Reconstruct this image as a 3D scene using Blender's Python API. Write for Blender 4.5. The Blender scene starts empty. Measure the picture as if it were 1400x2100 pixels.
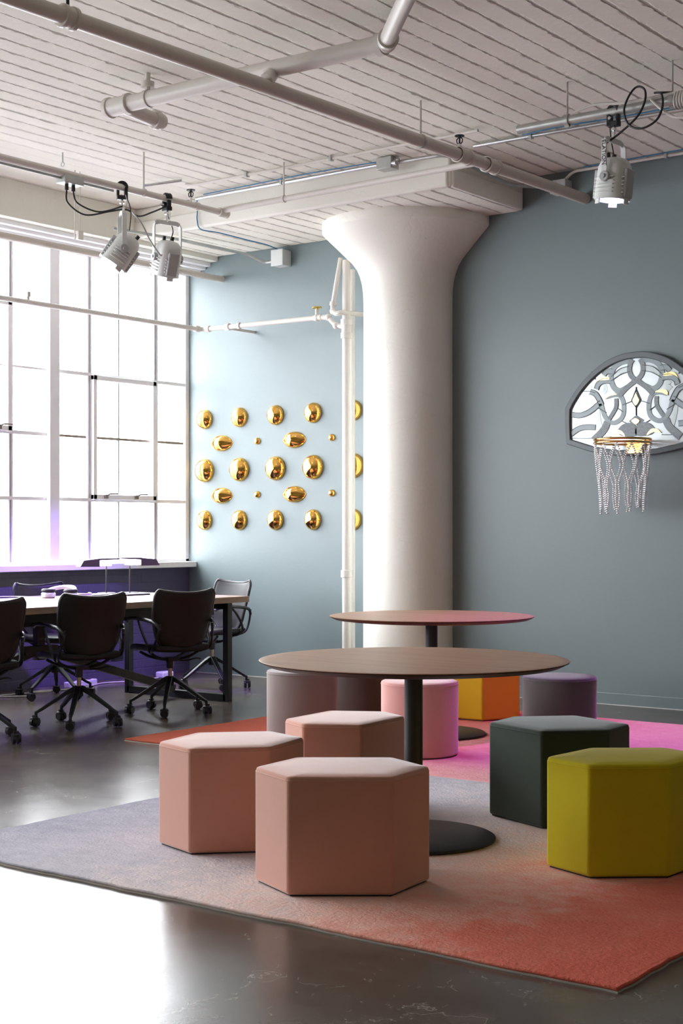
import bpy, bmesh, math, random
from mathutils import Vector, Matrix
random.seed(7)
PI = math.pi
SC = bpy.context.scene
COL = SC.collection

# ------------------------------------------------------------------ materials
def new_mat(name):
    m = bpy.data.materials.new(name); m.use_nodes = True
    nt = m.node_tree
    return m, nt, nt.nodes['Principled BSDF']

def node(nt, typ, **kw):
    n = nt.nodes.new(typ)
    for k, v in kw.items():
        if k in n.inputs: n.inputs[k].default_value = v
        else: setattr(n, k, v)
    return n

def mth(nt, op, a, b=None, clamp=False):
    n = nt.nodes.new('ShaderNodeMath'); n.operation = op; n.use_clamp = clamp
    for i, v in enumerate((a, b)):
        if v is None: continue
        if isinstance(v, (int, float)): n.inputs[i].default_value = v
        else: nt.links.new(v, n.inputs[i])
    return n.outputs[0]

def mixc(nt, fac, a, b, blend='MIX'):
    n = nt.nodes.new('ShaderNodeMix'); n.data_type = 'RGBA'; n.blend_type = blend
    for idx, v in ((0, fac), (6, a), (7, b)):
        if isinstance(v, (int, float)): n.inputs[idx].default_value = v
        elif isinstance(v, tuple): n.inputs[idx].default_value = v if len(v) == 4 else (*v, 1)
        else: nt.links.new(v, n.inputs[idx])
    return n.outputs[2]

def ramp(nt, src, stops):
    r = nt.nodes.new('ShaderNodeValToRGB')
    el = r.color_ramp.elements
    while len(el) < len(stops): el.new(0.5)
    for e, (p, c) in zip(el, stops):
        e.position = p; e.color = (c, c, c, 1) if isinstance(c, (int, float)) else (*c, 1)
    nt.links.new(src, r.inputs[0])
    return r.outputs[0]

def coords(nt, scale=(1, 1, 1), kind='Object'):
    tc = nt.nodes.new('ShaderNodeTexCoord'); mp = nt.nodes.new('ShaderNodeMapping')
    mp.inputs['Scale'].default_value = scale
    nt.links.new(tc.outputs[kind], mp.inputs[0])
    return mp.outputs[0]

def noise(nt, vec, scale, detail=4, rough=0.55):
    n = node(nt, 'ShaderNodeTexNoise'); n.inputs['Scale'].default_value = scale
    n.inputs['Detail'].default_value = detail; n.inputs['Roughness'].default_value = rough
    nt.links.new(vec, n.inputs['Vector'])
    return n.outputs['Fac']

def bump(nt, bs, h, strength=0.3, dist=0.01):
    b = nt.nodes.new('ShaderNodeBump'); b.inputs['Strength'].default_value = strength
    b.inputs['Distance'].default_value = dist
    nt.links.new(h, b.inputs['Height']); nt.links.new(b.outputs[0], bs.inputs['Normal'])

def simple(name, col, rough=0.5, metal=0.0, var=0.08, scale=12, bmp=0.0, bscale=60, bdist=0.003, spec=0.5, sheen=0, coat=0, kind='Object'):
    m, nt, bs = new_mat(name)
    v = coords(nt, kind=kind)
    nz = noise(nt, v, scale)
    c = mixc(nt, nz, tuple(x * (1 - var) for x in col), tuple(min(1, x * (1 + var)) for x in col))
    nt.links.new(c, bs.inputs['Base Color'])
    bs.inputs['Roughness'].default_value = rough; bs.inputs['Metallic'].default_value = metal
    bs.inputs['Specular IOR Level'].default_value = spec
    if sheen: bs.inputs['Sheen Weight'].default_value = sheen
    if coat: bs.inputs['Coat Weight'].default_value = coat
    if bmp: bump(nt, bs, noise(nt, v, bscale, 3), bmp, bdist)
    return m

def emis(name, col, strength):
    m, nt, bs = new_mat(name)
    bs.inputs['Base Color'].default_value = (*col, 1)
    bs.inputs['Emission Color'].default_value = (*col, 1)
    bs.inputs['Emission Strength'].default_value = strength
    return m

def fabric(name, col, rough=0.9, sheen=0.7, var=0.07):
    m, nt, bs = new_mat(name)
    v = coords(nt)
    big = noise(nt, v, 9, 3)
    w1 = node(nt, 'ShaderNodeTexWave', bands_direction='DIAGONAL'); w1.inputs['Scale'].default_value = 160
    w1.inputs['Distortion'].default_value = 1.5; w1.inputs['Detail'].default_value = 2
    nt.links.new(v, w1.inputs['Vector'])
    fine = noise(nt, v, 380, 2)
    k = mth(nt, 'ADD', mth(nt, 'MULTIPLY', big, 0.6), mth(nt, 'MULTIPLY', fine, 0.4))
    c = mixc(nt, k, tuple(x * (1 - var) for x in col), tuple(min(1, x * (1 + var)) for x in col))
    nt.links.new(c, bs.inputs['Base Color'])
    bs.inputs['Roughness'].default_value = rough
    bs.inputs['Specular IOR Level'].default_value = 0.2
    bs.inputs['Sheen Weight'].default_value = sheen; bs.inputs['Sheen Roughness'].default_value = 0.4
    bump(nt, bs, mth(nt, 'ADD', w1.outputs['Fac'], fine), 0.25, 0.0015)
    return m

M = {}
# painted wall
def wall_paint():
    m, nt, bs = new_mat('grey_blue_wall_paint')
    v = coords(nt)
    a = noise(nt, v, 0.9, 4); b = noise(nt, v, 7, 5)
    k = mth(nt, 'ADD', mth(nt, 'MULTIPLY', a, .7), mth(nt, 'MULTIPLY', b, .3))
    c = mixc(nt, k, (.165, .212, .220), (.192, .242, .250))
    nt.links.new(c, bs.inputs['Base Color']); bs.inputs['Roughness'].default_value = .42
    bs.inputs['Specular IOR Level'].default_value = .45
    bump(nt, bs, mth(nt, 'ADD', noise(nt, v, 40, 3), mth(nt, 'MULTIPLY', noise(nt, v, 3, 2), 2)), .18, .004)
    return m
M['wall'] = wall_paint()

def brick_paint():
    m, nt, bs = new_mat('painted_brick')
    tc = nt.nodes.new('ShaderNodeTexCoord')
    sep = nt.nodes.new('ShaderNodeSeparateXYZ'); nt.links.new(tc.outputs['Object'], sep.inputs[0])
    cmb = nt.nodes.new('ShaderNodeCombineXYZ')
    nt.links.new(sep.outputs['Y'], cmb.inputs[0]); nt.links.new(sep.outputs['Z'], cmb.inputs[1])
    br = nt.nodes.new('ShaderNodeTexBrick'); br.inputs['Scale'].default_value = 1
    br.inputs['Brick Width'].default_value = .42; br.inputs['Row Height'].default_value = .075
    br.inputs['Mortar Size'].default_value = .006; br.inputs['Mortar Smooth'].default_value = .3
    nt.links.new(cmb.outputs[0], br.inputs['Vector'])
    nz = noise(nt, tc.outputs['Object'], 9, 4)
    c = mixc(nt, nz, (.062, .052, .098), (.088, .074, .138))
    nt.links.new(c, bs.inputs['Base Color']); bs.inputs['Roughness'].default_value = .45
    h = mth(nt, 'ADD', mth(nt, 'MULTIPLY', br.outputs['Fac'], -1.0), mth(nt, 'MULTIPLY', nz, .5))
    bump(nt, bs, h, .7, .01)
    return m
M['brick'] = brick_paint()

def ceiling_mat(name='board_formed_ceiling', smooth_left=True):
    m, nt, bs = new_mat(name)
    tc = nt.nodes.new('ShaderNodeTexCoord')
    sep = nt.nodes.new('ShaderNodeSeparateXYZ'); nt.links.new(tc.outputs['Object'], sep.inputs[0])
    obj = tc.outputs['Object']
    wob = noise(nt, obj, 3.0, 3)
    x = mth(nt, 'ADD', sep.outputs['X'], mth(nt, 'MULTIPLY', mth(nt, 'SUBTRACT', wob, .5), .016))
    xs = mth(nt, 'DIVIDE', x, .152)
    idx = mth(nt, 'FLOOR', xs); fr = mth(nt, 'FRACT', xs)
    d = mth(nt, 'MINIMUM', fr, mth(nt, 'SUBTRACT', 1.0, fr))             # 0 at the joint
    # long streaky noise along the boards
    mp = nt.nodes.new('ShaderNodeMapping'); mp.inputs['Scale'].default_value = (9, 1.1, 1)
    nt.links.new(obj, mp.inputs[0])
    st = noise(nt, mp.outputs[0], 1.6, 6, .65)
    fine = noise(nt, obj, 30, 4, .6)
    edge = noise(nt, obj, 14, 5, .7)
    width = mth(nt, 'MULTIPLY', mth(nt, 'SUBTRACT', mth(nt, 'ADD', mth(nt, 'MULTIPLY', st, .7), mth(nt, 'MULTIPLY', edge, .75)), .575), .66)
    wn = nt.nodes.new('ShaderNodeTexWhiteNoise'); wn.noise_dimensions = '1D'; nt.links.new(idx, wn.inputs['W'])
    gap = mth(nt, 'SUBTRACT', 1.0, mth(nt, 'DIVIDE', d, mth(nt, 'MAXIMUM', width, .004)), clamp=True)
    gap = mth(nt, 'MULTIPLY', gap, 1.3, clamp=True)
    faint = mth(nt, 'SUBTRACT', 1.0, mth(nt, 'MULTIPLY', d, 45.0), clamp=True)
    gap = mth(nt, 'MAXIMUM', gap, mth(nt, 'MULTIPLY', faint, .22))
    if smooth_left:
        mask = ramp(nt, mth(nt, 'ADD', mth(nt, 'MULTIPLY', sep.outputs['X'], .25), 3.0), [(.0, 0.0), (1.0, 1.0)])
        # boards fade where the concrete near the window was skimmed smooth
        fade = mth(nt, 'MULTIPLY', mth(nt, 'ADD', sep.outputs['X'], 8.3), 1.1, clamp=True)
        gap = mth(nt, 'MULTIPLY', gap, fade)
    base = mixc(nt, wn.outputs['Value'], (.88, .86, .76), (.93, .915, .82))
    base = mixc(nt, mth(nt, 'MULTIPLY', fine, .2), base, (.64, .60, .53))
    big = noise(nt, obj, .8, 3)
    base = mixc(nt, mth(nt, 'MULTIPLY', big, .25), base, (.88, .865, .81))
    c = mixc(nt, mth(nt, 'MULTIPLY', gap, .66), base, (.24, .20, .165))  # board joints, with the shadow along their ridges darkened into the colour
    nt.links.new(c, bs.inputs['Base Color']); bs.inputs['Roughness'].default_value = .75
    bs.inputs['Specular IOR Level'].default_value = .25
    lvl = mth(nt, 'MULTIPLY', wn.outputs['Value'], .35)
    h = mth(nt, 'ADD', mth(nt, 'SUBTRACT', lvl, mth(nt, 'MULTIPLY', gap, 1.0)), mth(nt, 'MULTIPLY', fine, .35))
    bump(nt, bs, h, .6, .012)
    return m
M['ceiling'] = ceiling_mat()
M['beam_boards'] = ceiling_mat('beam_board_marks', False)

def white_concrete():
    m, nt, bs = new_mat('white_painted_concrete')
    v = coords(nt)
    a = noise(nt, v, 2.2, 4); f = noise(nt, v, 26, 5, .6)
    c = mixc(nt, a, (.82, .81, .73), (.88, .875, .80))
    ms = nt.nodes.new('ShaderNodeTexVoronoi'); ms.feature = 'DISTANCE_TO_EDGE'; ms.inputs['Scale'].default_value = 1.1
    dv = nt.nodes.new('ShaderNodeVectorMath'); dv.operation = 'ADD'
    nn = nt.nodes.new('ShaderNodeTexNoise'); nn.inputs['Scale'].default_value = 3
    nt.links.new(v, nn.inputs['Vector']); nt.links.new(v, dv.inputs[0]); nt.links.new(nn.outputs['Color'], dv.inputs[1])
    nt.links.new(dv.outputs[0], ms.inputs['Vector'])
    crack = mth(nt, 'SUBTRACT', 1.0, mth(nt, 'MULTIPLY', ms.outputs['Distance'], 180), clamp=True)
    c = mixc(nt, mth(nt, 'MULTIPLY', crack, .07), c, (.40, .37, .33))
    nt.links.new(c, bs.inputs['Base Color']); bs.inputs['Roughness'].default_value = .5
    h = mth(nt, 'ADD', mth(nt, 'MULTIPLY', f, .5), mth(nt, 'ADD', mth(nt, 'MULTIPLY', a, 1.2), mth(nt, 'MULTIPLY', crack, -.15)))
    bump(nt, bs, h, .35, .01)
    return m
M['concrete_white'] = white_concrete()

def floor_mat():
    m, nt, bs = new_mat('polished_concrete_floor')
    v = coords(nt)
    a = noise(nt, v, 1.1, 6, .62); b = noise(nt, v, 6, 6, .65); c3 = noise(nt, v, 42, 3)
    k = mth(nt, 'ADD', mth(nt, 'MULTIPLY', a, .6), mth(nt, 'MULTIPLY', b, .4))
    col = ramp(nt, k, [(.30, (.058, .046, .036)), (.5, (.095, .078, .062)), (.7, (.145, .122, .10))])
    # pale chips and veins
    vo = nt.nodes.new('ShaderNodeTexVoronoi'); vo.inputs['Scale'].default_value = 7; nt.links.new(v, vo.inputs['Vector'])
    chip = mth(nt, 'SUBTRACT', 1.0, mth(nt, 'MULTIPLY', vo.outputs['Distance'], 16), clamp=True)
    chip = mth(nt, 'MULTIPLY', chip, mth(nt, 'GREATER_THAN', c3, .52))
    dv = nt.nodes.new('ShaderNodeVectorMath'); dv.operation = 'ADD'
    nn = nt.nodes.new('ShaderNodeTexNoise'); nn.inputs['Scale'].default_value = 2.5; nn.inputs['Detail'].default_value = 6
    nt.links.new(v, nn.inputs['Vector']); nt.links.new(v, dv.inputs[0]); nt.links.new(nn.outputs['Color'], dv.inputs[1])
    ve = nt.nodes.new('ShaderNodeTexVoronoi'); ve.feature = 'DISTANCE_TO_EDGE'; ve.inputs['Scale'].default_value = 1.3
    nt.links.new(dv.outputs[0], ve.inputs['Vector'])
    vein = mth(nt, 'SUBTRACT', 1.0, mth(nt, 'MULTIPLY', ve.outputs['Distance'], 190), clamp=True)
    vein = mth(nt, 'MULTIPLY', vein, mth(nt, 'GREATER_THAN', b, .535))
    col = mixc(nt, mth(nt, 'MULTIPLY', mth(nt, 'MAXIMUM', chip, vein), .7), col, (.36, .33, .28))
    nt.links.new(col, bs.inputs['Base Color'])
    r = mth(nt, 'ADD', .13, mth(nt, 'MULTIPLY', k, .22))
    nt.links.new(r, bs.inputs['Roughness'])
    bs.inputs['Specular IOR Level'].default_value = .7
    hb = mth(nt, 'ADD', mth(nt, 'MULTIPLY', a, 1.0), mth(nt, 'ADD', mth(nt, 'MULTIPLY', b, .35), mth(nt, 'MULTIPLY', chip, .15)))
    bump(nt, bs, hb, .10, .012)
    return m
M['floor'] = floor_mat()

def rug_mat(name, stops, x0, x1, ywarp=0.0):
    m, nt, bs = new_mat(name)
    tc = nt.nodes.new('ShaderNodeTexCoord'); obj = tc.outputs['Object']
    sep = nt.nodes.new('ShaderNodeSeparateXYZ'); nt.links.new(obj, sep.inputs[0])
    t = mth(nt, 'DIVIDE', mth(nt, 'SUBTRACT', sep.outputs['X'], x0), x1 - x0)
    t = mth(nt, 'ADD', t, mth(nt, 'MULTIPLY', sep.outputs['Y'], ywarp))
    n1 = noise(nt, obj, 2.4, 5, .6); n2 = noise(nt, obj, 14, 4, .65); n3 = noise(nt, obj, 70, 3, .6)
    t = mth(nt, 'ADD', t, mth(nt, 'MULTIPLY', mth(nt, 'SUBTRACT', n1, .5), .34))
    t = mth(nt, 'ADD', t, mth(nt, 'MULTIPLY', mth(nt, 'SUBTRACT', n2, .5), .26))
    col = ramp(nt, t, stops)
    k = mth(nt, 'ADD', mth(nt, 'MULTIPLY', n2, .5), mth(nt, 'MULTIPLY', n3, .5))
    col = mixc(nt, k, mixc(nt, .22, col, (0, 0, 0)), col)
    nt.links.new(col, bs.inputs['Base Color']); bs.inputs['Roughness'].default_value = .95
    bs.inputs['Specular IOR Level'].default_value = .1
    bump(nt, bs, mth(nt, 'ADD', mth(nt, 'MULTIPLY', n2, 1.0), n3), .7, .006)
    return m
M['rug_front'] = rug_mat('lilac_to_coral_rug_pile', [(.0, (.36, .36, .42)), (.32, (.58, .55, .60)), (.52, (.84, .70, .66)), (.70, (.92, .54, .44)), (.88, (.82, .23, .16)), (1.0, (.76, .17, .115))], -1.54, 1.54, -.035)
M['rug_rear'] = rug_mat('coral_to_pink_rug_pile', [(.0, (.50, .12, .07)), (.34, (.60, .13, .09)), (.55, (.72, .22, .22)), (.75, (.84, .38, .42)), (1.0, (.88, .46, .50))], -1.53, 1.53, 0)

def wood(name, c1, c2, axis='X', rough=.35, plank=None):
    m, nt, bs = new_mat(name)
    sc = (1.2, 14, 14) if axis == 'X' else (14, 1.2, 14)
    v = coords(nt, sc)
    n1 = noise(nt, v, 1.5, 6, .65); n2 = noise(nt, v, 7, 4, .6)
    k = mth(nt, 'ADD', mth(nt, 'MULTIPLY', n1, .65), mth(nt, 'MULTIPLY', n2, .35))
    col = ramp(nt, k, [(.3, c1), (.7, c2)])
    if plank:
        tc = nt.nodes.new('ShaderNodeTexCoord'); sep = nt.nodes.new('ShaderNodeSeparateXYZ'); nt.links.new(tc.outputs['Object'], sep.inputs[0])
        p = mth(nt, 'DIVIDE', sep.outputs['X' if axis == 'Y' else 'Y'], plank)
        fr = mth(nt, 'FRACT', p)
        g = mth(nt, 'LESS_THAN', mth(nt, 'MINIMUM', fr, mth(nt, 'SUBTRACT', 1.0, fr)), .018)
        col = mixc(nt, g, col, tuple(x * .25 for x in c1))
        wn = nt.nodes.new('ShaderNodeTexWhiteNoise'); wn.noise_dimensions = '1D'; nt.links.new(mth(nt, 'FLOOR', p), wn.inputs['W'])
        col = mixc(nt, mth(nt, 'MULTIPLY', wn.outputs['Value'], .35), col, c2)
    nt.links.new(col, bs.inputs['Base Color'])
    bs.inputs['Roughness'].default_value = rough
    bump(nt, bs, n2, .12, .002)
    return m
M['walnut'] = wood('walnut_veneer', (.26, .135, .072), (.40, .225, .13), 'X', .42)
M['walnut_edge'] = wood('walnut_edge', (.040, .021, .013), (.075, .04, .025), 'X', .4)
M['reclaimed'] = wood('reclaimed_planks', (.20, .13, .085), (.42, .30, .21), 'Y', .38, .14)
M['dark_timber'] = wood('dark_timber', (.018, .013, .010), (.04, .028, .02), 'Y', .5)
M['black_steel'] = simple('black_steel', (.012, .013, .014), .42, .2, .15)
M['black_powder'] = simple('black_powdercoat', (.014, .013, .013), .5, 0, .15, bmp=.1, bscale=300, bdist=.001)
M['black_plastic'] = simple('black_plastic', (.012, .012, .013), .38)
M['black_leather'] = simple('black_leather', (.009, .009, .009), .5, 0, .2, bmp=.25, bscale=140, bdist=.002, spec=.35)
M['brass_lift'] = simple('brassy_gas_lift', (.42, .34, .24), .28, .9)
M['pipe_white'] = simple('white_pipe_paint', (.70, .67, .62), .38, 0, .06, 20, .15, 40, .003)
M['pipe_grey'] = simple('greige_pipe_paint', (.60, .55, .49), .42, 0, .06, 20, .15, 40, .003)
M['galv'] = simple('galvanised_steel', (.60, .62, .63), .28, .9, .15, 30)
M['galv_dull'] = simple('dull_galvanised_steel', (.48, .50, .48), .40, .75, .2, 14)
M['box_grey'] = simple('grey_box_paint', (.52, .54, .54), .45, .1)
M['blue_cable'] = simple('blue_cable_jacket', (.04, .20, .38), .45)
M['black_cable'] = simple('black_cable_jacket', (.010, .010, .011), .5)
M['white_cable'] = simple('white_cable_jacket', (.62, .60, .56), .5)
M['frame'] = simple('white_window_paint', (.88, .88, .90), .4, 0, .04, 15, .1, 40, .002)
M['bar_brown'] = simple('putty_brown_glazing_bar', (.26, .22, .18), .5)
M['bar_green'] = simple('grey_green_glazing_bar', (.22, .26, .25), .5)
M['handle'] = simple('tarnished_window_handle', (.20, .17, .15), .4, .6)
M['spot_white'] = simple('white_fixture_enamel', (.68, .70, .68), .38, 0, .05)
M['spot_grey'] = simple('grey_fixture_plastic', (.42, .43, .44), .4)  # plain grey for the side panels and knobs
M['chrome'] = simple('chrome_hardware', (.75, .75, .75), .15, 1)
M['gold'] = simple('polished_gold', (.92, .52, .13), .10, 1, .06, 6)
M['gold_brass'] = simple('brass_ring', (.85, .52, .20), .16, 1, .05)
M['brass_valve'] = simple('brass_valve_wheel', (.55, .40, .10), .35, .7)
M['pink'] = fabric('blush_pink_wool', (.60, .298, .220))
M['pink_mag'] = fabric('rose_pink_wool', (.66, .33, .30))
M['green'] = fabric('bottle_green_wool', (.034, .046, .034), sheen=.3)
M['mustard'] = fabric('chartreuse_mustard_wool', (.60, .50, .012), sheen=.15)
M['ochre'] = fabric('ochre_orange_wool', (.64, .37, .015), sheen=.15)
M['greywool'] = fabric('grey_taupe_wool', (.25, .21, .20))
M['taupe'] = fabric('dark_taupe_wool', (.12, .10, .095))
M['moss'] = fabric('moss_brown_wool', (.095, .095, .085))
M['gap_black'] = simple('black_shadow_gap', (.01, .01, .01), .6)
M['bead'] = simple('crystal_bead', (.95, .94, .95), .18, .45, .05, 40, spec=.9)
M['glass_white'] = simple('opal_mirror_glass', (.62, .69, .72), .16, .25, .10, 3.0)
M['glass_pale'] = simple('pale_green_opal_glass', (.52, .60, .59), .2, .1, .1, 8)
M['glass_grey'] = simple('smooth_grey_glass', (.27, .34, .355), .25, 0, .12, 10)
M['glass_rough'] = simple('rippled_dark_grey_glass', (.21, .25, .265), .35, .0, .45, 70, .5, 90, .003)
M['lead'] = simple('lead_came', (.06, .07, .07), .4, .5)
M['gilt'] = simple('gilt_glass', (.92, .72, .34), .22, .6, .15, 20)
M['art_frame'] = simple('grey_blue_frame_paint', (.105, .130, .140), .4, 0, .05)
M['rug_back'] = simple('beige_rug_backing', (.45, .40, .35), .9)
M['plastic_white'] = simple('white_plastic', (.72, .72, .73), .35)
M['silver'] = simple('silver_plastic', (.62, .64, .68), .25, .5)
M['lamp_dark'] = simple('dark_bronze_lamp', (.055, .048, .042), .45, .3)
M['paper'] = simple('off_white_paper', (.75, .73, .70), .8)
M['lens_violet'] = emis('lit_violet_lens', (.72, .66, 1.0), 9)
M['led_panel'] = emis('lit_lamp_diffuser', (1.0, .96, .92), 12)
M['warm_room'] = simple('warm_room_paint', (.52, .48, .36), .6, 0, .1, 2)  # warm tone of the unseen walls, set for bounced fill

def pane_mat():
    m = bpy.data.materials.new('window_glass'); m.use_nodes = True; nt = m.node_tree
    nt.nodes.clear()
    out = nt.nodes.new('ShaderNodeOutputMaterial'); t = nt.nodes.new('ShaderNodeBsdfTransparent'); g = nt.nodes.new('ShaderNodeBsdfGlossy')
    g.inputs['Roughness'].default_value = .02
    lw = nt.nodes.new('ShaderNodeLayerWeight'); lw.inputs['Blend'].default_value = .5
    mx = nt.nodes.new('ShaderNodeMixShader')
    nt.links.new(mth(nt, 'ADD', .04, mth(nt, 'MULTIPLY', mth(nt, 'POWER', lw.outputs['Facing'], 5.0), .6)), mx.inputs[0]); nt.links.new(t.outputs[0], mx.inputs[1]); nt.links.new(g.outputs[0], mx.inputs[2])
    nt.links.new(mx.outputs[0], out.inputs[0])
    return m
M['pane'] = pane_mat()

# ------------------------------------------------------------------ mesh builder
def frame_from(d, up=Vector((0, 0, 1))):
    d = d.normalized()
    if abs(d.dot(up)) > .98: up = Vector((1, 0, 0))
    x = up.cross(d).normalized(); y = d.cross(x).normalized()
    return x, y

class MB:
    def __init__(s): s.v = []; s.f = []; s.T = Matrix.Identity(4)
    def _add(s, vs, fs):
        o = len(s.v); s.v += [tuple(s.T @ Vector(p)) for p in vs]; s.f += [tuple(i + o for i in f) for f in fs]; return s
    def box(s, c, d, rz=0, R=None):
        R = R or Matrix.Rotation(rz, 3, 'Z'); c = Vector(c)
        P = [c + R @ Vector((sx * d[0] / 2, sy * d[1] / 2, sz * d[2] / 2)) for sz in (-1, 1) for sy in (-1, 1) for sx in (-1, 1)]
        return s._add(P, [(0, 2, 3, 1), (4, 5, 7, 6), (0, 1, 5, 4), (2, 6, 7, 3), (0, 4, 6, 2), (1, 3, 7, 5)])
    def bar(s, a, b, w, h, up=Vector((0, 0, 1))):
        a = Vector(a); b = Vector(b); x, y = frame_from(b - a, up)
        P = [p + x * sx * w / 2 + y * sy * h / 2 for p in (a, b) for sx, sy in ((-1, -1), (1, -1), (1, 1), (-1, 1))]
        return s._add(P, [(3, 2, 1, 0), (4, 5, 6, 7), (0, 1, 5, 4), (1, 2, 6, 5), (2, 3, 7, 6), (3, 0, 4, 7)])
    def cyl(s, a, b, r, r2=None, n=20):
        a = Vector(a); b = Vector(b); r2 = r if r2 is None else r2; x, y = frame_from(b - a)
        P = [p + (x * math.cos(2 * PI * i / n) + y * math.sin(2 * PI * i / n)) * q for p, q in ((a, r), (b, r2)) for i in range(n)]
        F = [(i, (i + 1) % n, n + (i + 1) % n, n + i) for i in range(n)] + [tuple(range(n - 1, -1, -1)), tuple(range(n, 2 * n))]
        return s._add(P, F)
    def tube(s, pts, r, n=10, closed=False):
        pts = [Vector(p) for p in pts]; N = len(pts); P = []; F = []
        px = None
        for i, p in enumerate(pts):
            if closed: d = pts[(i + 1) % N] - pts[i - 1]
            else: d = (pts[min(i + 1, N - 1)] - pts[max(i - 1, 0)])
            d.normalize()
            if px is None: x, y = frame_from(d)
            else:
                x = (px - d * px.dot(d)).normalized(); y = d.cross(x)
            px = x
            rr = r(i / (N - 1)) if callable(r) else r
            P += [p + (x * math.cos(2 * PI * k / n) + y * math.sin(2 * PI * k / n)) * rr for k in range(n)]
        for i in range(N if closed else N - 1):
            j = (i + 1) % N
            F += [(i * n + k, i * n + (k + 1) % n, j * n + (k + 1) % n, j * n + k) for k in range(n)]
        if not closed: F += [tuple(range(n - 1, -1, -1)), tuple(range((N - 1) * n, N * n))]
        return s._add(P, F)
    def lathe(s, prof, c=(0, 0, 0), n=32, cap=True):
        P = [(c[0] + r * math.cos(2 * PI * i / n), c[1] + r * math.sin(2 * PI * i / n), c[2] + z) for r, z in prof for i in range(n)]
        F = [(j * n + i, j * n + (i + 1) % n, (j + 1) * n + (i + 1) % n, (j + 1) * n + i) for j in range(len(prof) - 1) for i in range(n)]
        if cap: F += [tuple(range(n - 1, -1, -1)), tuple(range((len(prof) - 1) * n, len(prof) * n))]
        return s._add(P, F)
    def prism(s, poly, z0, z1, y_up=False):
        n = len(poly)
        if y_up:   # outline in XZ, thickness along Y
            P = [(x, z0, z) for x, z in poly] + [(x, z1, z) for x, z in poly]
        else: P = [(x, y, z0) for x, y in poly] + [(x, y, z1) for x, y in poly]
        F = [tuple(range(n - 1, -1, -1)), tuple(range(n, 2 * n))] + [(i, (i + 1) % n, n + (i + 1) % n, n + i) for i in range(n)]
        return s._add(P, F)
    def ball(s, c, r, n=12, m=8):
        r = (r, r, r) if not isinstance(r, (tuple, list)) else r
        P = [(c[0], c[1], c[2] - r[2])]
        for j in range(1, m):
            t = -PI / 2 + PI * j / m
            P += [(c[0] + r[0] * math.cos(t) * math.cos(2 * PI * i / n), c[1] + r[1] * math.cos(t) * math.sin(2 * PI * i / n), c[2] + r[2] * math.sin(t)) for i in range(n)]
        P.append((c[0], c[1], c[2] + r[2]))
        F = [(0, 1 + (i + 1) % n, 1 + i) for i in range(n)]
        for j in range(m - 2):
            F += [(1 + j * n + i, 1 + j * n + (i + 1) % n, 1 + (j + 1) * n + (i + 1) % n, 1 + (j + 1) * n + i) for i in range(n)]
        o = 1 + (m - 2) * n; t = len(P) - 1
        F += [(o + i, o + (i + 1) % n, t) for i in range(n)]
        return s._add(P, F)
    def grid(s, fn, nu, nv, thick=None):
        P = [fn(u / nu, v / nv) for v in range(nv + 1) for u in range(nu + 1)]
        w = nu + 1
        F = [(v * w + u, v * w + u + 1, (v + 1) * w + u + 1, (v + 1) * w + u) for v in range(nv) for u in range(nu)]
        return s._add(P, F)

def build(name, mb, mat, parent=None, bevel=0, seg=2, smooth=True, ang=38, solid=0, sub=0, recalc=True):
    me = bpy.data.meshes.new(name)
    me.from_pydata(mb.v, [], mb.f)
    bm = bmesh.new(); bm.from_mesh(me)
    if recalc: bmesh.ops.recalc_face_normals(bm, faces=bm.faces)
    if smooth:
        for f in bm.faces: f.smooth = True
        if not sub:
            for e in bm.edges:
                if len(e.link_faces) == 2 and e.calc_face_angle(0) > math.radians(ang): e.smooth = False
    bm.to_mesh(me); bm.free()
    me.materials.append(M[mat] if isinstance(mat, str) else mat)
    o = bpy.data.objects.new(name, me); COL.objects.link(o)
    if parent: o.parent = parent
    if solid:
        md = o.modifiers.new('thickness', 'SOLIDIFY'); md.thickness = solid; md.offset = 0
    if bevel:
        md = o.modifiers.new('bevel', 'BEVEL'); md.width = bevel; md.segments = seg; md.limit_method = 'ANGLE'; md.angle_limit = math.radians(35)
        md.harden_normals = False
    if sub:
        md = o.modifiers.new('subdivision', 'SUBSURF'); md.levels = sub; md.render_levels = sub
    return o

def tag(o, label=None, cat=None, group=None, kind=None):
    if label: o['label'] = label
    if cat: o['category'] = cat
    if group: o['group'] = group
    if kind: o['kind'] = kind
    return o

def thing(name, label, cat, loc=(0, 0, 0), rz=0, group=None, kind=None):
    o = bpy.data.objects.new(name, None); COL.objects.link(o); o.empty_display_size = .1
    o.location = loc; o.rotation_euler = (0, 0, rz)
    return tag(o, label, cat, group, kind)

def struct(name, mb, mat, label=None, **kw):
    o = build(name, mb, mat, **kw); o['kind'] = 'structure'
    if label: o['label'] = label
    return o

def copy_tree(o, parent=None):
    c = o.copy(); COL.objects.link(c); c.parent = parent
    for ch in list(o.children): copy_tree(ch, c)
    return c

def fillet(pts, r, n=6):
    pts = [Vector(p) for p in pts]; out = [pts[0]]
    for i in range(1, len(pts) - 1):
        a, b, c = pts[i - 1], pts[i], pts[i + 1]
        d1 = (a - b); d2 = (c - b); rr = min(r, d1.length * .45, d2.length * .45)
        p = b + d1.normalized() * rr; q = b + d2.normalized() * rr
        for k in range(n + 1):
            t = k / n
            out.append(p * (1 - t) ** 2 + b * 2 * t * (1 - t) + q * t * t)
    out.append(pts[-1]); return out

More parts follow.
